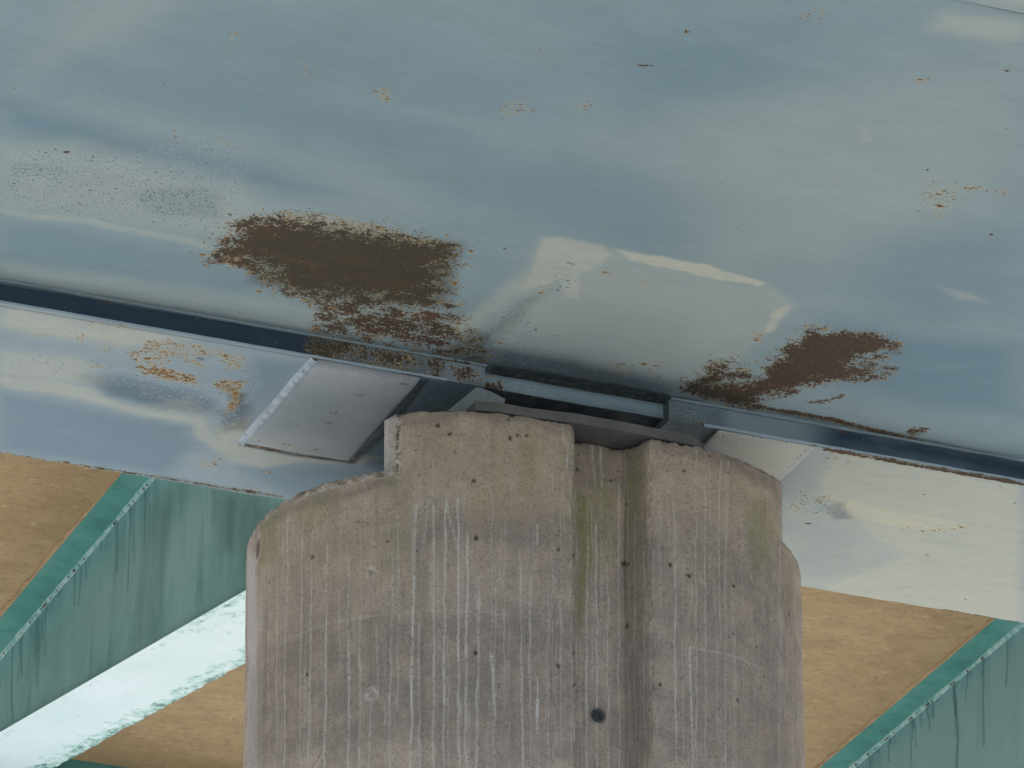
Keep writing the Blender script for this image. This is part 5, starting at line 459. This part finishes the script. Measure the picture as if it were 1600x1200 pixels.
# ------------------------------------------------------------------ pier
def build_pier():
    root = empty('bridge_pier', (9.945, 24.4, 0), 'weathered brown-grey concrete pier with rounded ends, a grooved front and white drip runs', 'pier')
    x0, x1, yf, R = 8.70, 11.19, 23.43, .88
    arc = lambda cx, cy, a0, a1, n: [(cx+R*math.cos(t), cy+R*math.sin(t)) for t in np.linspace(a0, a1, n)]
    P = arc(x0+R, yf+R, math.pi-.6, 1.5*math.pi, 72) + [(9.800, yf), (9.858, yf+.15), (10.085, yf+.15), (10.152, yf)] \
        + arc(x1-R, yf+R, 1.5*math.pi, 2*math.pi, 60)
    P = np.array(P)
    s = np.r_[0, np.cumsum(np.hypot(*np.diff(P, axis=0).T))]
    corners = [s[72+k] for k in range(4)]
    # arc length of the two plinth ends
    fine = np.linspace(0, s[-1], 6000); fx = np.interp(fine, s, P[:,0]); fy = np.interp(fine, s, P[:,1])
    uL = fine[np.argmax((fx > 9.05) & (fy < 24))]; uR = fine[len(fine)-1-np.argmax((fx < 10.855)[::-1])]
    stops = [0, uL] + corners + [uR, s[-1]]
    us = np.concatenate([np.linspace(a, b, max(2, int((b-a)/.0046)+1))[:-1] for a, b in zip(stops[:-1], stops[1:])] + [[s[-1]]])
    X = np.interp(us, s, P[:,0]); Y = np.interp(us, s, P[:,1])
    nF = len(us)
    # normals
    tx = np.gradient(X, us); ty = np.gradient(Y, us); l = np.hypot(tx, ty); nx, ny = ty/l, -tx/l
    # rows
    zfine = 11.55
    rows = np.concatenate([[0, 5, 9, 11], np.arange(zfine, ZS-.002, .0046), [ZS]])
    prow = np.linspace(ZS, ZP, 57)[1:]
    iL = int(np.argmin(abs(us-uL))); iR = int(np.argmin(abs(us-uR)))

    def surf(U, Zz):
        """front surface with pits, chips and rough edges; returns xyz and fields"""
        bx = np.interp(U, us, X); by = np.interp(U, us, Y); bnx = np.interp(U, us, nx); bny = np.interp(U, us, ny)
        Q = np.stack([U, Zz], 1)
        lines = MARKS['PIER_L']
        F = wear_shade_fields(Q, ('white','moss','dark','ochre','pale'), MARKS['PIER'], [], .03)
        w2 = Q.copy(); w2[:,0] += (fnoise(U, Zz, 9)-.5)*.014
        G = wear_shade_fields(w2, ('white','moss','dark','ochre','pale'), [], lines, 0)
        for c in F: F[c] = np.maximum(F[c], G[c])
        dep = (fnoise(U, Zz, 7, 5)-.5)*.010 + (fnoise(U*1.0, Zz*.4, 60, 2)-.5)*.0012
        pit = np.zeros(len(U))
        for u, z, r in MARKS['PIER_PITS']:
            k = np.where((abs(U-u) < r*2.5) & (abs(Zz-z) < r*2.5))[0]
            if not len(k): continue
            dd = np.hypot(U[k]-u, (Zz[k]-z)*.85) / r + (fnoise(U[k], Zz[k], 160, 2)-.5)*.9
            v = sm(1.25-dd); pit[k] = np.maximum(pit[k], v); dep[k] -= .006*v
        for (u, z) in MARKS['PIER_ROS']:
            k = np.where((abs(U-u) < .07) & (abs(Zz-z) < .09))[0]
            dd = np.hypot(U[k]-u, (Zz[k]-z)*.9)
            ring = np.exp(-((dd-.022)/.010)**2) * (fnoise(U[k], Zz[k], 110, 3) > .47)
            F['white'][k] = np.maximum(F['white'][k], ring*.75)
            F['dark'][k] = np.maximum(F['dark'][k], .6*np.exp(-(dd/.02)**2)*(fnoise(U[k], Zz[k], 90, 3) > .5))
            dep[k] -= .006*np.exp(-(dd/.03)**2)*(.5+fnoise(U[k], Zz[k], 110, 2))
        u, z = MARKS['PIER_HOLE']
        k = np.where((abs(U-u) < .12) & (abs(Zz-z) < .12))[0]
        dd = np.hypot(U[k]-u, Zz[k]-z)
        dep[k] -= .045*sm((.030-dd)/.010); pit[k] = np.maximum(pit[k], .75*sm((.036-dd)/.008)); F['dark'][k] = np.maximum(F['dark'][k], .6*sm((.06-dd)/.03))
        u, z = MARKS['PIER_HOLE2']
        k = np.where((abs(U-u) < .1) & (abs(Zz-z) < .1))[0]
        dd = np.hypot((U[k]-u)*1.0, (Zz[k]-z)*.62)
        dep[k] -= .035*sm((.032-dd)/.012); pit[k] = np.maximum(pit[k], sm((.031-dd)/.008))
        # chipped vertical arrises of the groove and the plinth's left end
        for uc, amp in ((corners[0], 1), (corners[3], 1)):
            g = np.exp(-((U-uc)/.012)**2); dep -= amp*g*np.clip(fnoise(U*.2, Zz, 14, 4)-.45, 0, 1)*.08
        g = np.exp(-((U-uL-.012)/.014)**2)*(Zz > ZS-.01)
        n5 = fnoise(U, Zz, 60, 3)
        dep -= g*n5*.02; F['white'] = np.maximum(F['white'], g*(n5 > .5)*.9); pit = np.maximum(pit, g*(n5 < .42)*.8)
        # top edge crumbling
        top = np.where((U > uL) & (U < uR), ZP, ZS)
        e = np.clip(1-(top-Zz)/.035, 0, 1)
        n6 = fnoise(U, Zz*.5, 30, 4)
        dep -= e**2*(.006+.02*np.clip(n6-.4, 0, 1))
        zz = Zz - e**3*np.clip(fnoise(U+3, Zz*0, 40, 4)-.40, 0, 1)*.022
        F['dark'] = np.maximum(F['dark'], (e > .35)*(n6 > .52)*.55)
        le = np.clip(1-(top-Zz)/.05, 0, 1)*(U < uL)
        F['white'] = np.maximum(F['white'], (le > .25)*(fnoise(U, Zz, 55, 3) > .56)*.6)
        F['dark'] = np.maximum(F['dark'], (le > .3)*(fnoise(U+9, Zz, 45, 3) > .55)*.7)
        # small step beside the right shoulder
        dep -= .022*(U > uR+.004)*(Zz > 11)
        xyz = np.stack([bx+bnx*dep, by+bny*dep, zz], 1)
        return xyz, np.stack([F['white'], F['moss'], F['dark']], 1), np.stack([F['ochre'], F['pale'], pit], 1)

    uu, zz = np.meshgrid(us, rows)
    A, s1, s2 = surf(uu.ravel(), zz.ravel())
    nR = len(rows)
    i = np.arange(nR-1)[:, None]*nF + np.arange(nF-1)[None, :]
    quads = np.stack([i, i+1, i+1+nF, i+nF], -1).reshape(-1, 4)
    cols = np.arange(iL, iR+1); nP = len(cols)
    uu, zz = np.meshgrid(us[cols], prow)
    B, t1, t2 = surf(uu.ravel(), zz.ravel())
    # the row under the plinth is the shaft's top row: take the crumbling out of it
    k0 = (nR-1)*nF
    uq = us[cols]
    for r in range(nR-12, nR):
        idx = r*nF + cols
        A[idx, 2] = rows[r]
    base = len(A)
    first = np.concatenate([[k0+cols], base + np.arange(len(prow))[:, None]*nP + np.arange(nP)[None, :]])
    q2 = np.stack([first[:-1, :-1], first[:-1, 1:], first[1:, 1:], first[1:, :-1]], -1).reshape(-1, 4)
    V = np.concatenate([A, B]); S1 = np.concatenate([s1, t1]); S2 = np.concatenate([s2, t2])
    faces = np.concatenate([quads, q2]).tolist()
    V = V.tolist(); S1 = S1.tolist(); S2 = S2.tolist()
    def add(p, a=(0,0,.0), b=(0,0,0)):
        V.append(list(p)); S1.append(a); S2.append(b); return len(V)-1
    # rounded back of the shaft
    back = [(x1-R+R*math.cos(t), yf+R+R*math.sin(t)) for t in np.linspace(0, math.pi/2, 14)[1:]] + \
           [(x0+R+R*math.cos(t), yf+R+R*math.sin(t)) for t in np.linspace(math.pi/2, math.pi-.6, 14)[:-1]]
    nb = len(back); brow = [[add((x, y, z)) for x, y in back] for z in (0, 11.55, ZS)]
    rid = [0, 4, nR-1]
    # left and right joints run up the fine edge rows as fans
    for a, b in ((0, 1), (1, 2)):
        for j in range(nb-1): faces.append([brow[a][j], brow[a][j+1], brow[b][j+1], brow[b][j]])
        faces.append([r*nF+nF-1 for r in range(rid[b], rid[a]-1, -1)] + [brow[a][0], brow[b][0]])
        faces.append([r*nF for r in range(rid[a], rid[b]+1)] + [brow[b][-1], brow[a][-1]])
    cap = [add(V[k0+j]) for j in range(nF)] + [add(V[q]) for q in brow[2]]
    faces.append(cap)
    # plinth ends and top
    cl = V[first[-1, 0]]
    L = [(9.035, 23.617+.075), (9.10, 23.86), (9.55, 24.95)]; Rr = [(10.87, 23.70), (10.80, 23.90), (10.34, 24.95)]
    lp = [[add((x, y, z), (.35 if z > ZS else .2, 0, 0), (0, 1.0, 0)) for z in np.linspace(ZS-.01, ZP-.004, 12)] for x, y in L]
    rp = [[add((x, y, z)) for z in (ZS-.01, ZP-.004)] for x, y in Rr]
    colL = [int(first[r, 0]) for r in range(len(first))]; colR = [int(first[r, -1]) for r in range(len(first))]
    faces.append(colL + lp[0][::-1])
    for a, b in zip(lp[:-1], lp[1:]):
        for j in range(11): faces.append([a[j], a[j+1], b[j+1], b[j]])
    faces.append(colR[::-1] + [rp[0][0], rp[0][1]])
    for a, b in zip(rp[:-1], rp[1:]): faces.append([a[1], a[0], b[0], b[1]])
    faces.append([lp[2][0], lp[2][-1], rp[2][1], rp[2][0]])
    faces.append([add(V[int(q)]) for q in list(first[-1]) + [rp[0][1], rp[1][1], rp[2][1], lp[2][-1], lp[1][-1], lp[0][-1]]])
    link('shaft', V, faces, M_CONC, root, True, {'stain': S1, 'tint': S2})
    # threaded form-tie socket in the groove
    u, z = MARKS['PIER_HOLE']
    cx = float(np.interp(u, us, X)); y0 = yf+.15
    Vt, Ft = [], []
    prof = [(.029, .004), (.026, -.004), (.020, .002), (.0185, .024), (.010, .026), (.0085, .020)]
    n = 24
    for r, dy in prof:
        for k in range(n):
            a = 2*math.pi*k/n; rr = r*(1+(.14*math.cos(6*a) if r < .012 else .03*math.cos(5*a+1)))
            Vt.append((cx+rr*math.cos(a), y0+dy, z+rr*math.sin(a)))
    for j in range(len(prof)-1):
        for k in range(n):
            Ft.append((j*n+k, j*n+(k+1) % n, (j+1)*n+(k+1) % n, (j+1)*n+k))
    Ft.append(tuple((len(prof)-1)*n+k for k in range(n)))
    link('tie_socket', Vt, Ft, M_DARKGAP, root, True)
build_pier()

# ------------------------------------------------------------------ bearing between pier and girder
def build_bearing():
    root = empty('bridge_bearing', (9.9, 24.2, ZP), 'flat grey-brown steel bearing plate in the dark gap on top of the concrete pier', 'bearing')
    z = ZP+.004; top = ZP+.045
    n = 60; x = np.linspace(9.36, 10.43, n)
    yn = np.interp(x, [9.36, 9.47, 9.60, 9.80, 10.10, 10.36, 10.43], PLATE_Y) + .010*(fnoise(x, x*0, 7, 3)-.5)
    V = [(a, b+.004, z) for a, b in zip(x, yn)] + [(a, b, top) for a, b in zip(x, yn)] + [(10.45, 24.9, z), (9.30, 24.9, z), (10.45, 24.9, top), (9.30, 24.9, top)]
    F = [(i, i+1, n+i+1, n+i) for i in range(n-1)]
    F.append(tuple(range(n-1, -1, -1)) + (2*n+1, 2*n))
    F.append(tuple(range(n, 2*n)) + (2*n+2, 2*n+3))
    F += [(n-1, 2*n, 2*n+2, 2*n-1), (2*n, 2*n+1, 2*n+3, 2*n+2), (2*n+1, 0, n, 2*n+3)]
    link('masonry_plate', V, F, M_BEAR, root)
    q = GUIDE
    V = [(a, 23.60, b) for a, b in q] + [(a, 23.66, b) for a, b in q]; m = len(q)
    link('guide_bar', V, [tuple(range(m)), tuple(range(2*m-1, m-1, -1))] + [(i, i+m, (i+1) % m+m, (i+1) % m) for i in range(m)], M_PLATE, root, False,
         {'wear': np.zeros((2*m, 3)), 'tone': np.tile([0, .6, .5], (2*m, 1))})
    v, f = boxes([(9.55, 10.2, 23.85, 24.75, ZP+.046, ZF-.001)])
    link('bearing_block', v, f, M_DARKGAP, root)
build_bearing()

# ------------------------------------------------------------------ steel box girder
def build_girder():
    root = empty('box_girder', (9.9, 22.0, ZN), 'huge blue-grey painted steel box girder with rust patches seen from below', 'bridge girder')
    XL, XR = -30.0, 60.0
    xa, xb = 9.485, 10.345                                   # ends of the cut-out over the bearing
    us = lines_coord(XL, 6.2, 12.6, XR, .0105, 14)
    # keep exact breaks at the cut-out
    for b in (xa, xb): us[np.argmin(abs(us-b))] = b
    vs = np.concatenate([np.linspace(19.972, YS-.0001, 350), np.linspace(YS, YS+.07, 8)])
    def pz(u, v): return np.stack([u, v, ZN + (fnoise(u, v, .8, 2)-.5)*.012*np.clip((YS-v)*6, 0, 1)], 1)
    sheet('bottom_plate', us, vs, pz, M_STEEL, root, steel_fields(MARKS['NEAR'], MARKS['NEAR_L']),
          keep=lambda u, v: (v < YS-.00005) | ((u > xa) & (u < xb)), flip=True)
    # nearer plate, lapped a little lower with a dark open seam
    us2 = lines_coord(XL, 9.3, 11.5, XR, .05, 10); vs2 = np.linspace(18.8, 19.956, 24)
    sheet('lap_plate', us2, vs2, lambda u, v: np.stack([u, v, ZN-.006+0*u], 1), M_STEEL, root,
          steel_fields([('cream', .5, .3, [(9.9, 19.75), (11.4, 19.75), (11.4, 19.95), (9.9, 19.95)])]), flip=True)
    v, f = boxes([(XL, XR, 19.94, 19.99, ZN+.02, ZN+.03)]); link('seam_backing', v, f, M_DARKGAP, root)
    # slot face: the vertical lip between the wide plate and the flange
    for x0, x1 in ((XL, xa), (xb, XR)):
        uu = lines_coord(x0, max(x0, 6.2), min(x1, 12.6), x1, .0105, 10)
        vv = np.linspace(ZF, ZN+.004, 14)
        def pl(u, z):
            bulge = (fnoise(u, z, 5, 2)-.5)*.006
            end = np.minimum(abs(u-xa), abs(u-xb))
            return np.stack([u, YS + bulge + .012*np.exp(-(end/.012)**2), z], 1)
        sheet('edge_lip', uu, vv, pl, M_LIP_SHADE, root, steel_fields(MARKS['SLOT'], MARKS['SLOT_L'], .008))
    def strip(name, x0, x1, y, yw, z, h, m, amp=.004, fields=None):
        """a narrow irregular bead along X"""
        n = max(8, int((x1-x0)/.03)) if x1-x0 < 10 else 400
        x = np.linspace(x0, x1, n)
        prof = [(-.5, .0), (-.45, -.7), (0, -1), (.45, -.7), (.5, .0)]
        V = []
        for py, pz_ in prof:
            V.append(np.stack([x, y+py*yw+(fnoise(x, x*0+py, 9, 3)-.5)*amp, z+pz_*h*(.7+.6*fnoise(x, x*0+3, 14, 3))], 1))
        V = np.concatenate(V)
        i = np.arange(len(prof)-1)[:, None]*n + np.arange(n-1)[None, :]
        Fc = np.stack([i, i+n, i+n+1, i+1], -1).reshape(-1, 4)
        return link(name, V, Fc, m, root, True, fields(V[:, :2]) if fields else None)
    # pale drip edge along the bottom of the lip, and the paint bead along its top
    for x0, x1 in ((5.0, 9.30), (10.50, 15.0)):
        strip('drip_edge', x0, x1, YS-.004, .020, ZF+.002, .010, M_FLANGE, .006, steel_fields([], [('soot_shade', .7, .01, [(8.7,YS),(9.3,YS)]), ('rust', .8, .012, [(11.0,YS),(12.4,YS)])]))
    for x0, x1 in ((5.0, xa), (xb, 15.0)):
        strip('top_bead', x0, x1, YS-.006, .022, ZN+.001, .010, M_STEEL, .008, steel_fields([], [('soot_shade', .45, .02, [(5.0,YS-.006),(12.0,YS-.006)]), ('rust',.6,.02,[(8.7,YS),(9.4,YS)])]))
    # returns at the two ends of the lip
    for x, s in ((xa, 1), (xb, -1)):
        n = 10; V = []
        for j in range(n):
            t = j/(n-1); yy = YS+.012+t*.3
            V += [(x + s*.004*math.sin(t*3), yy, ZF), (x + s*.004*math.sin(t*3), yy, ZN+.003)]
        link('lip_return', V, [(2*j, 2*j+2, 2*j+3, 2*j+1) for j in range(n-1)], M_LIP_SHADE if s < 0 else M_DARKGAP, root, True,
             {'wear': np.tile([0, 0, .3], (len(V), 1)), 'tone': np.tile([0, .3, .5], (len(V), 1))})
    # recessed strip in the cut-out and the dark soffit behind it
    zm = ZN-.068; nx = 90
    us3 = np.linspace(xa+.004, xb-.004, nx)
    sheet('recessed_strip', us3, np.linspace(zm, ZN+.002, 8), lambda u, z: np.stack([u, YS+.066+(fnoise(u, z, 8, 2)-.5)*.008, z], 1), M_STEEL, root,
          steel_fields([('soot_shade', .35, .03, [(xa, zm-.1), (xb, zm-.1), (xb, zm+.016), (xa, zm+.016)]), ('rust', .5, .06, [(xa, zm), (9.62, zm), (9.58, ZN), (xa, ZN)]), ('blue', .45, .1, [(xa, zm-.1), (xb, zm-.1), (xb, ZN+.1), (xa, ZN+.1)]), ('speck', .6, .05, [(9.55, zm), (9.8, zm), (9.8, ZN), (9.55, ZN)])], [('soot_shade', .5, .012, [(xa, ZN), (xb, ZN)])]))
    v, f = boxes([(xa+.003, xb-.003, YS+.076, YS+.42, zm, zm+.02), (xa+.003, xb-.003, YS+.421, YS+.44, ZF+.001, zm+.02)])
    link('recess_soffit', v, f, M_DARKGAP, root)
    # far flange
    us4 = lines_coord(XL, 6.2, 12.8, XR, .0105, 14)
    for b in (xa, xb): us4[np.argmin(abs(us4-b))] = b
    vs4 = np.concatenate([np.linspace(YS, YS+.43, 42), np.linspace(YS+.43, YE, 62)[1:]])
    edge = lambda u, v: v + np.clip((v-YE+.02)/.02, 0, 1)*(fnoise(u, u*0, 9, 4)-.5)*.014
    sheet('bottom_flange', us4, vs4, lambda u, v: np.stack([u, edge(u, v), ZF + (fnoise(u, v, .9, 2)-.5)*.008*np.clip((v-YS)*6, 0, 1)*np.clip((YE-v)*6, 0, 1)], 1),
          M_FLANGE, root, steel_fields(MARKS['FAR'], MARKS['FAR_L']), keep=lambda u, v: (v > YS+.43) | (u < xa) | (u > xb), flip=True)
    v, f = boxes([(XL, XR, YS+.45, YE-.004, ZF+.012, ZF+.04)]); link('flange_plate', v, f, M_DARKGAP, root)
    v, f = boxes([(XL, XR, YE-.10, YE-.08, ZF+.041, ZD-.002), (XL, XR, 18.9, 18.92, ZN+.031, ZD-.002)]); link('web', v, f, M_FLANGE, root)
    # sole plates either side of the bearing
    zt, zb = ZF-.002, ZF-.018
    for quad, nm in (([(8.715, 23.668), (9.188, 23.668), (9.192, 24.548), (8.712, 24.555)], 'l'), ([(10.578, 23.668), (11.036, 23.668), (11.032, 24.6), (10.575, 24.6)], 'r')):
        q = np.array(quad); nu, nv = 46, 86
        uu, vv = np.meshgrid(np.linspace(0, 1, nu), np.linspace(0, 1, nv))
        P = (q[0]*(1-uu[..., None])+q[1]*uu[..., None])*(1-vv[..., None]) + (q[3]*(1-uu[..., None])+q[2]*uu[..., None])*vv[..., None]
        e = np.minimum(np.minimum(uu, 1-uu)*nu, np.minimum(vv, 1-vv)*nv)
        z = zb + .004*np.exp(-e) + .012*np.clip(1-(P[...,1]-23.668)/.045, 0, 1) + (fnoise(P[...,0].ravel(), P[...,1].ravel(), 3, 2).reshape(uu.shape)-.5)*.006
        V = np.concatenate([P, z[..., None]], 2).reshape(-1, 3)
        i = np.arange(nv-1)[:, None]*nu + np.arange(nu-1)[None, :]
        Fc = np.stack([i, i+nu, i+nu+1, i+1], -1).reshape(-1, 4).tolist()
        rim = [j for j in range(nu)] + [r*nu+nu-1 for r in range(1, nv)] + [(nv-1)*nu+j for j in range(nu-2, -1, -1)] + [r*nu for r in range(nv-2, 0, -1)]
        b = len(V); top = V[rim].copy(); top[:, 2] = zt; V = np.concatenate([V, top])
        for j in range(len(rim)):
            k = (j+1) % len(rim); Fc.append([rim[j], rim[k], b+k, b+j])
        A = steel_fields(MARKS['SOLE'], MARKS['SOLE_L'], .01)(V[:, :2])
        A['tone'][b:, 2] = .7
        o = link('sole_plate', V, Fc, M_PLATE, root, False, A)
        if nm == 'l':      # thick pale fillet weld down its left side, thin rusty one across the far end
            n = 80; y = np.linspace(23.66, 24.575, n); V = []
            prof = [(-.030, 0.0), (-.024, -.006), (-.014, -.013), (-.005, -.018), (.003, -.017)]
            for px, pz_ in prof:
                V.append(np.stack([8.713+px*(.8+.35*fnoise(y, y*0+px, 7, 3)), y, ZF+pz_+(fnoise(y, y*0+5, 12, 3)-.5)*.003], 1))
            V = np.concatenate(V); i = np.arange(len(prof)-1)[:, None]*n + np.arange(n-1)[None, :]
            link('fillet_weld', V, np.stack([i, i+n, i+n+1, i+1], -1).reshape(-1, 4), M_WELD, root, True)
build_girder()

# ------------------------------------------------------------------ deck
def build_deck():
    root = empty('bridge_deck', (9.9, 24, ZD), 'tan mottled concrete deck slab above the teal brackets', 'bridge deck')
    us = np.concatenate([np.linspace(-30, 6, 13)[:-1], np.linspace(6, 18, 121), np.linspace(18, 60, 15)[1:]])
    vs = np.concatenate([np.linspace(13.5, 27, 12)[:-1], np.linspace(27, 32.13, 60)])
    sheet('soffit', us, vs, lambda u, v: np.stack([u, v, ZD+(fnoise(u, v, 1.5, 3)-.5)*.01], 1), M_DECK, root, lambda P: None, flip=True)
    v, f = boxes([(-30, 60, 13.5, 32.10, ZD+.01, ZD+.28), (-30, 60, 13.3, 13.499, ZD-.05, ZD+1.1), (-30, 60, 32.20, 32.4, ZD+.1, ZD+1.1)])
    link('slab', v, f, M_DECK, root)
build_deck()

# ------------------------------------------------------------------ cantilever brackets
SL = .19475
def bracket(dx, label, drips, patches):
    X0 = 9.605+dx
    root = empty('cantilever_bracket', (X0, YE, ZF), label, 'bracket', 'teal brackets under the deck')
    zb = lambda y: 14.286 + (y-27)*SL
    y0, y1 = YE-.06, 32.12
    zt = ZD-.014
    # near web
    ys = np.concatenate([np.linspace(y0, 26.8, 8)[:-1], np.linspace(26.8, y1, 430)]); ts = np.linspace(0, 1, 110)
    def wf(P):
        z = zb(P[:,0]) + P[:,1]*(zt-zb(P[:,0]))
        F = wear_shade_fields(np.stack([P[:,0], z], 1), ('dark','pale'), patches, drips, .02)
        return {'drip': np.stack([F['dark'], F['pale'], F['dark']*0], 1)}
    def place(y, t): return np.stack([X0 + (fnoise(y, t, 1.2, 2)-.5)*.012, y, zb(y)+t*(zt-zb(y))], 1)
    sheet('web', ys, ts, place, M_TEAL, root, wf)
    sheet('web', np.linspace(y0, y1, 20), np.linspace(0, 1, 3), lambda y, t: np.stack([X0+.44+0*y, y, zb(y)+t*(zt-zb(y))], 1), M_TEAL, root,
          lambda P: {'drip': np.zeros((len(P), 3))}, flip=True)
    # top flange, crumbs of grout along its edge
    v, f = boxes([(X0-.163, X0+.60, y0, y1, ZD-.013, ZD-.001)])
    link('top_flange', v, f, M_TEALTOP, root)
    n = 420; y = np.linspace(26.8, y1, n)
    wd = .006+.02*np.clip(fnoise(y, y*0, 12, 4)-.42, 0, 1)*2.2
    V = np.concatenate([np.stack([X0-.164+0*y, y, ZD-.016+0*y], 1), np.stack([X0-.164-wd, y, ZD-.008+0*y], 1), np.stack([X0-.164-wd, y, ZD-.001+0*y], 1)])
    i = np.arange(2)[:, None]*n + np.arange(n-1)[None, :]
    link('grout_lip', V, np.stack([i, i+n, i+n+1, i+1], -1).reshape(-1, 4), M_DECK, root, True)
    # bottom flange (pale underside, sky light painted into the teal)
    us = np.linspace(X0-.018, X0+.50, 30)
    def be(P):
        return {'drip': np.stack([np.clip(1-(P[:,1]-X0)/.10, 0, 1)*0+np.clip((P[:,1]-X0-.32)/.18, 0, 1)*.8+np.clip((28.2-P[:,0])/.8, 0, .3)+np.clip(.05-abs(P[:,1]-X0-.02), 0, 1)*5, 0*P[:,0], 0*P[:,0]], 1)}
    ysf = np.linspace(y0, y1, 300)
    sheet('bottom_flange', ysf, us, lambda y, x: np.stack([y*0+x+np.clip((x-X0-.45)/.05,0,1)*(fnoise(y, y*0, 8, 3)-.5)*.03, y, zb(y)-.014], 1), M_PALETEAL, root, be, flip=False)
    V = [(X0-.019, y0, zb(y0)-.015), (X0-.019, y1, zb(y1)-.015), (X0-.019, y1, zb(y1)+.001), (X0-.019, y0, zb(y0)+.001), (X0+.50, y0, zb(y0)+.001), (X0+.50, y1, zb(y1)+.001)]
    link('flange_edge', V, [(0, 1, 2, 3), (3, 2, 5, 4)], M_TEAL, root, False, {'drip': np.tile([.35, 0, 0], (6, 1))})
    # stitch weld bead under the top flange with rusty stops
    n = 700; y = np.linspace(26.8, y1, n); V = []
    for px, pz_ in ((-.016, .001), (-.012, -.010), (-.004, -.018), (.002, -.021)):
        k = .55+.7*fnoise(y, y*0+1, 6, 4)
        V.append(np.stack([X0+px*k, y, zt+pz_*k], 1))
    V = np.concatenate(V); i = np.arange(3)[:, None]*n + np.arange(n-1)[None, :]
    link('weld_bead', V, np.stack([i, i+n, i+n+1, i+1], -1).reshape(-1, 4), M_TEALWELD, root, True)
    rs = random.Random(3)
    tops = [(d[3][0][0]) for d in drips if d[1] >= .68] + [rs.uniform(27, 32) for _ in range(5)]
    for yy in tops:
        r = rs.uniform(.004, .009); m = 9; V, F = [], []
        for k in range(6):
            th = math.pi*k/5
            for q in range(m):
                a = 2*math.pi*q/m; rr = r*rs.uniform(.8, 1.25)
                V.append((X0-.008+rr*math.sin(th)*math.cos(a)*.8, yy+rr*math.sin(th)*math.sin(a)*1.3, zt-.012+rr*math.cos(th)))
        for k in range(5):
            for q in range(m): F.append((k*m+q, k*m+(q+1) % m, (k+1)*m+(q+1) % m, (k+1)*m+q))
        link('rust_lump', V, F, M_RUSTDOT, root, True)
    return root

def tealweld():
    t = NT('worn_teal_weld'); n = t.noise(20, 4, .6)
    col = t.mix(t.ss(n, .35, .6), (.16,.36,.34), (.36,.50,.48))
    return t.done(col, .5, n, .3)
def rustdot():
    t = NT('dark_rust_lump'); n = t.noise(60, 3, .6)
    return t.done(t.mix(n, (.09,.09,.085), (.20,.15,.12)), .9, n, .4)
M_TEALWELD = tealweld(); M_RUSTDOT = rustdot()
bracket(0, 'teal steel bracket left of the pier, with its pale bottom flange in view', MARKS['WEB1'], MARKS['WEB1P'])
bracket(4.84, 'teal steel bracket right of the pier, dark drips running down its face', MARKS['WEB2'], MARKS['WEB2P'])

def build_fascia():
    root = empty('edge_beam', (9.9, 32.2, ZD), 'narrow teal edge beam closing the far side of the tan deck', 'edge beam')
    us = np.concatenate([np.linspace(-30, 6, 8)[:-1], np.linspace(6, 16, 100), np.linspace(16, 60, 8)[1:]])
    sheet('web', us, np.linspace(ZD-.62, ZD+.1, 12), lambda u, z: np.stack([u, 32.14+0*u, z], 1), M_TEALTOP, root, lambda P: {'drip': np.zeros((len(P), 3))})
    v, f = boxes([(-30, 60, 32.08, 32.26, ZD-.64, ZD-.621)])
    link('flange', v, f, M_TEALTOP, root)
build_fascia()
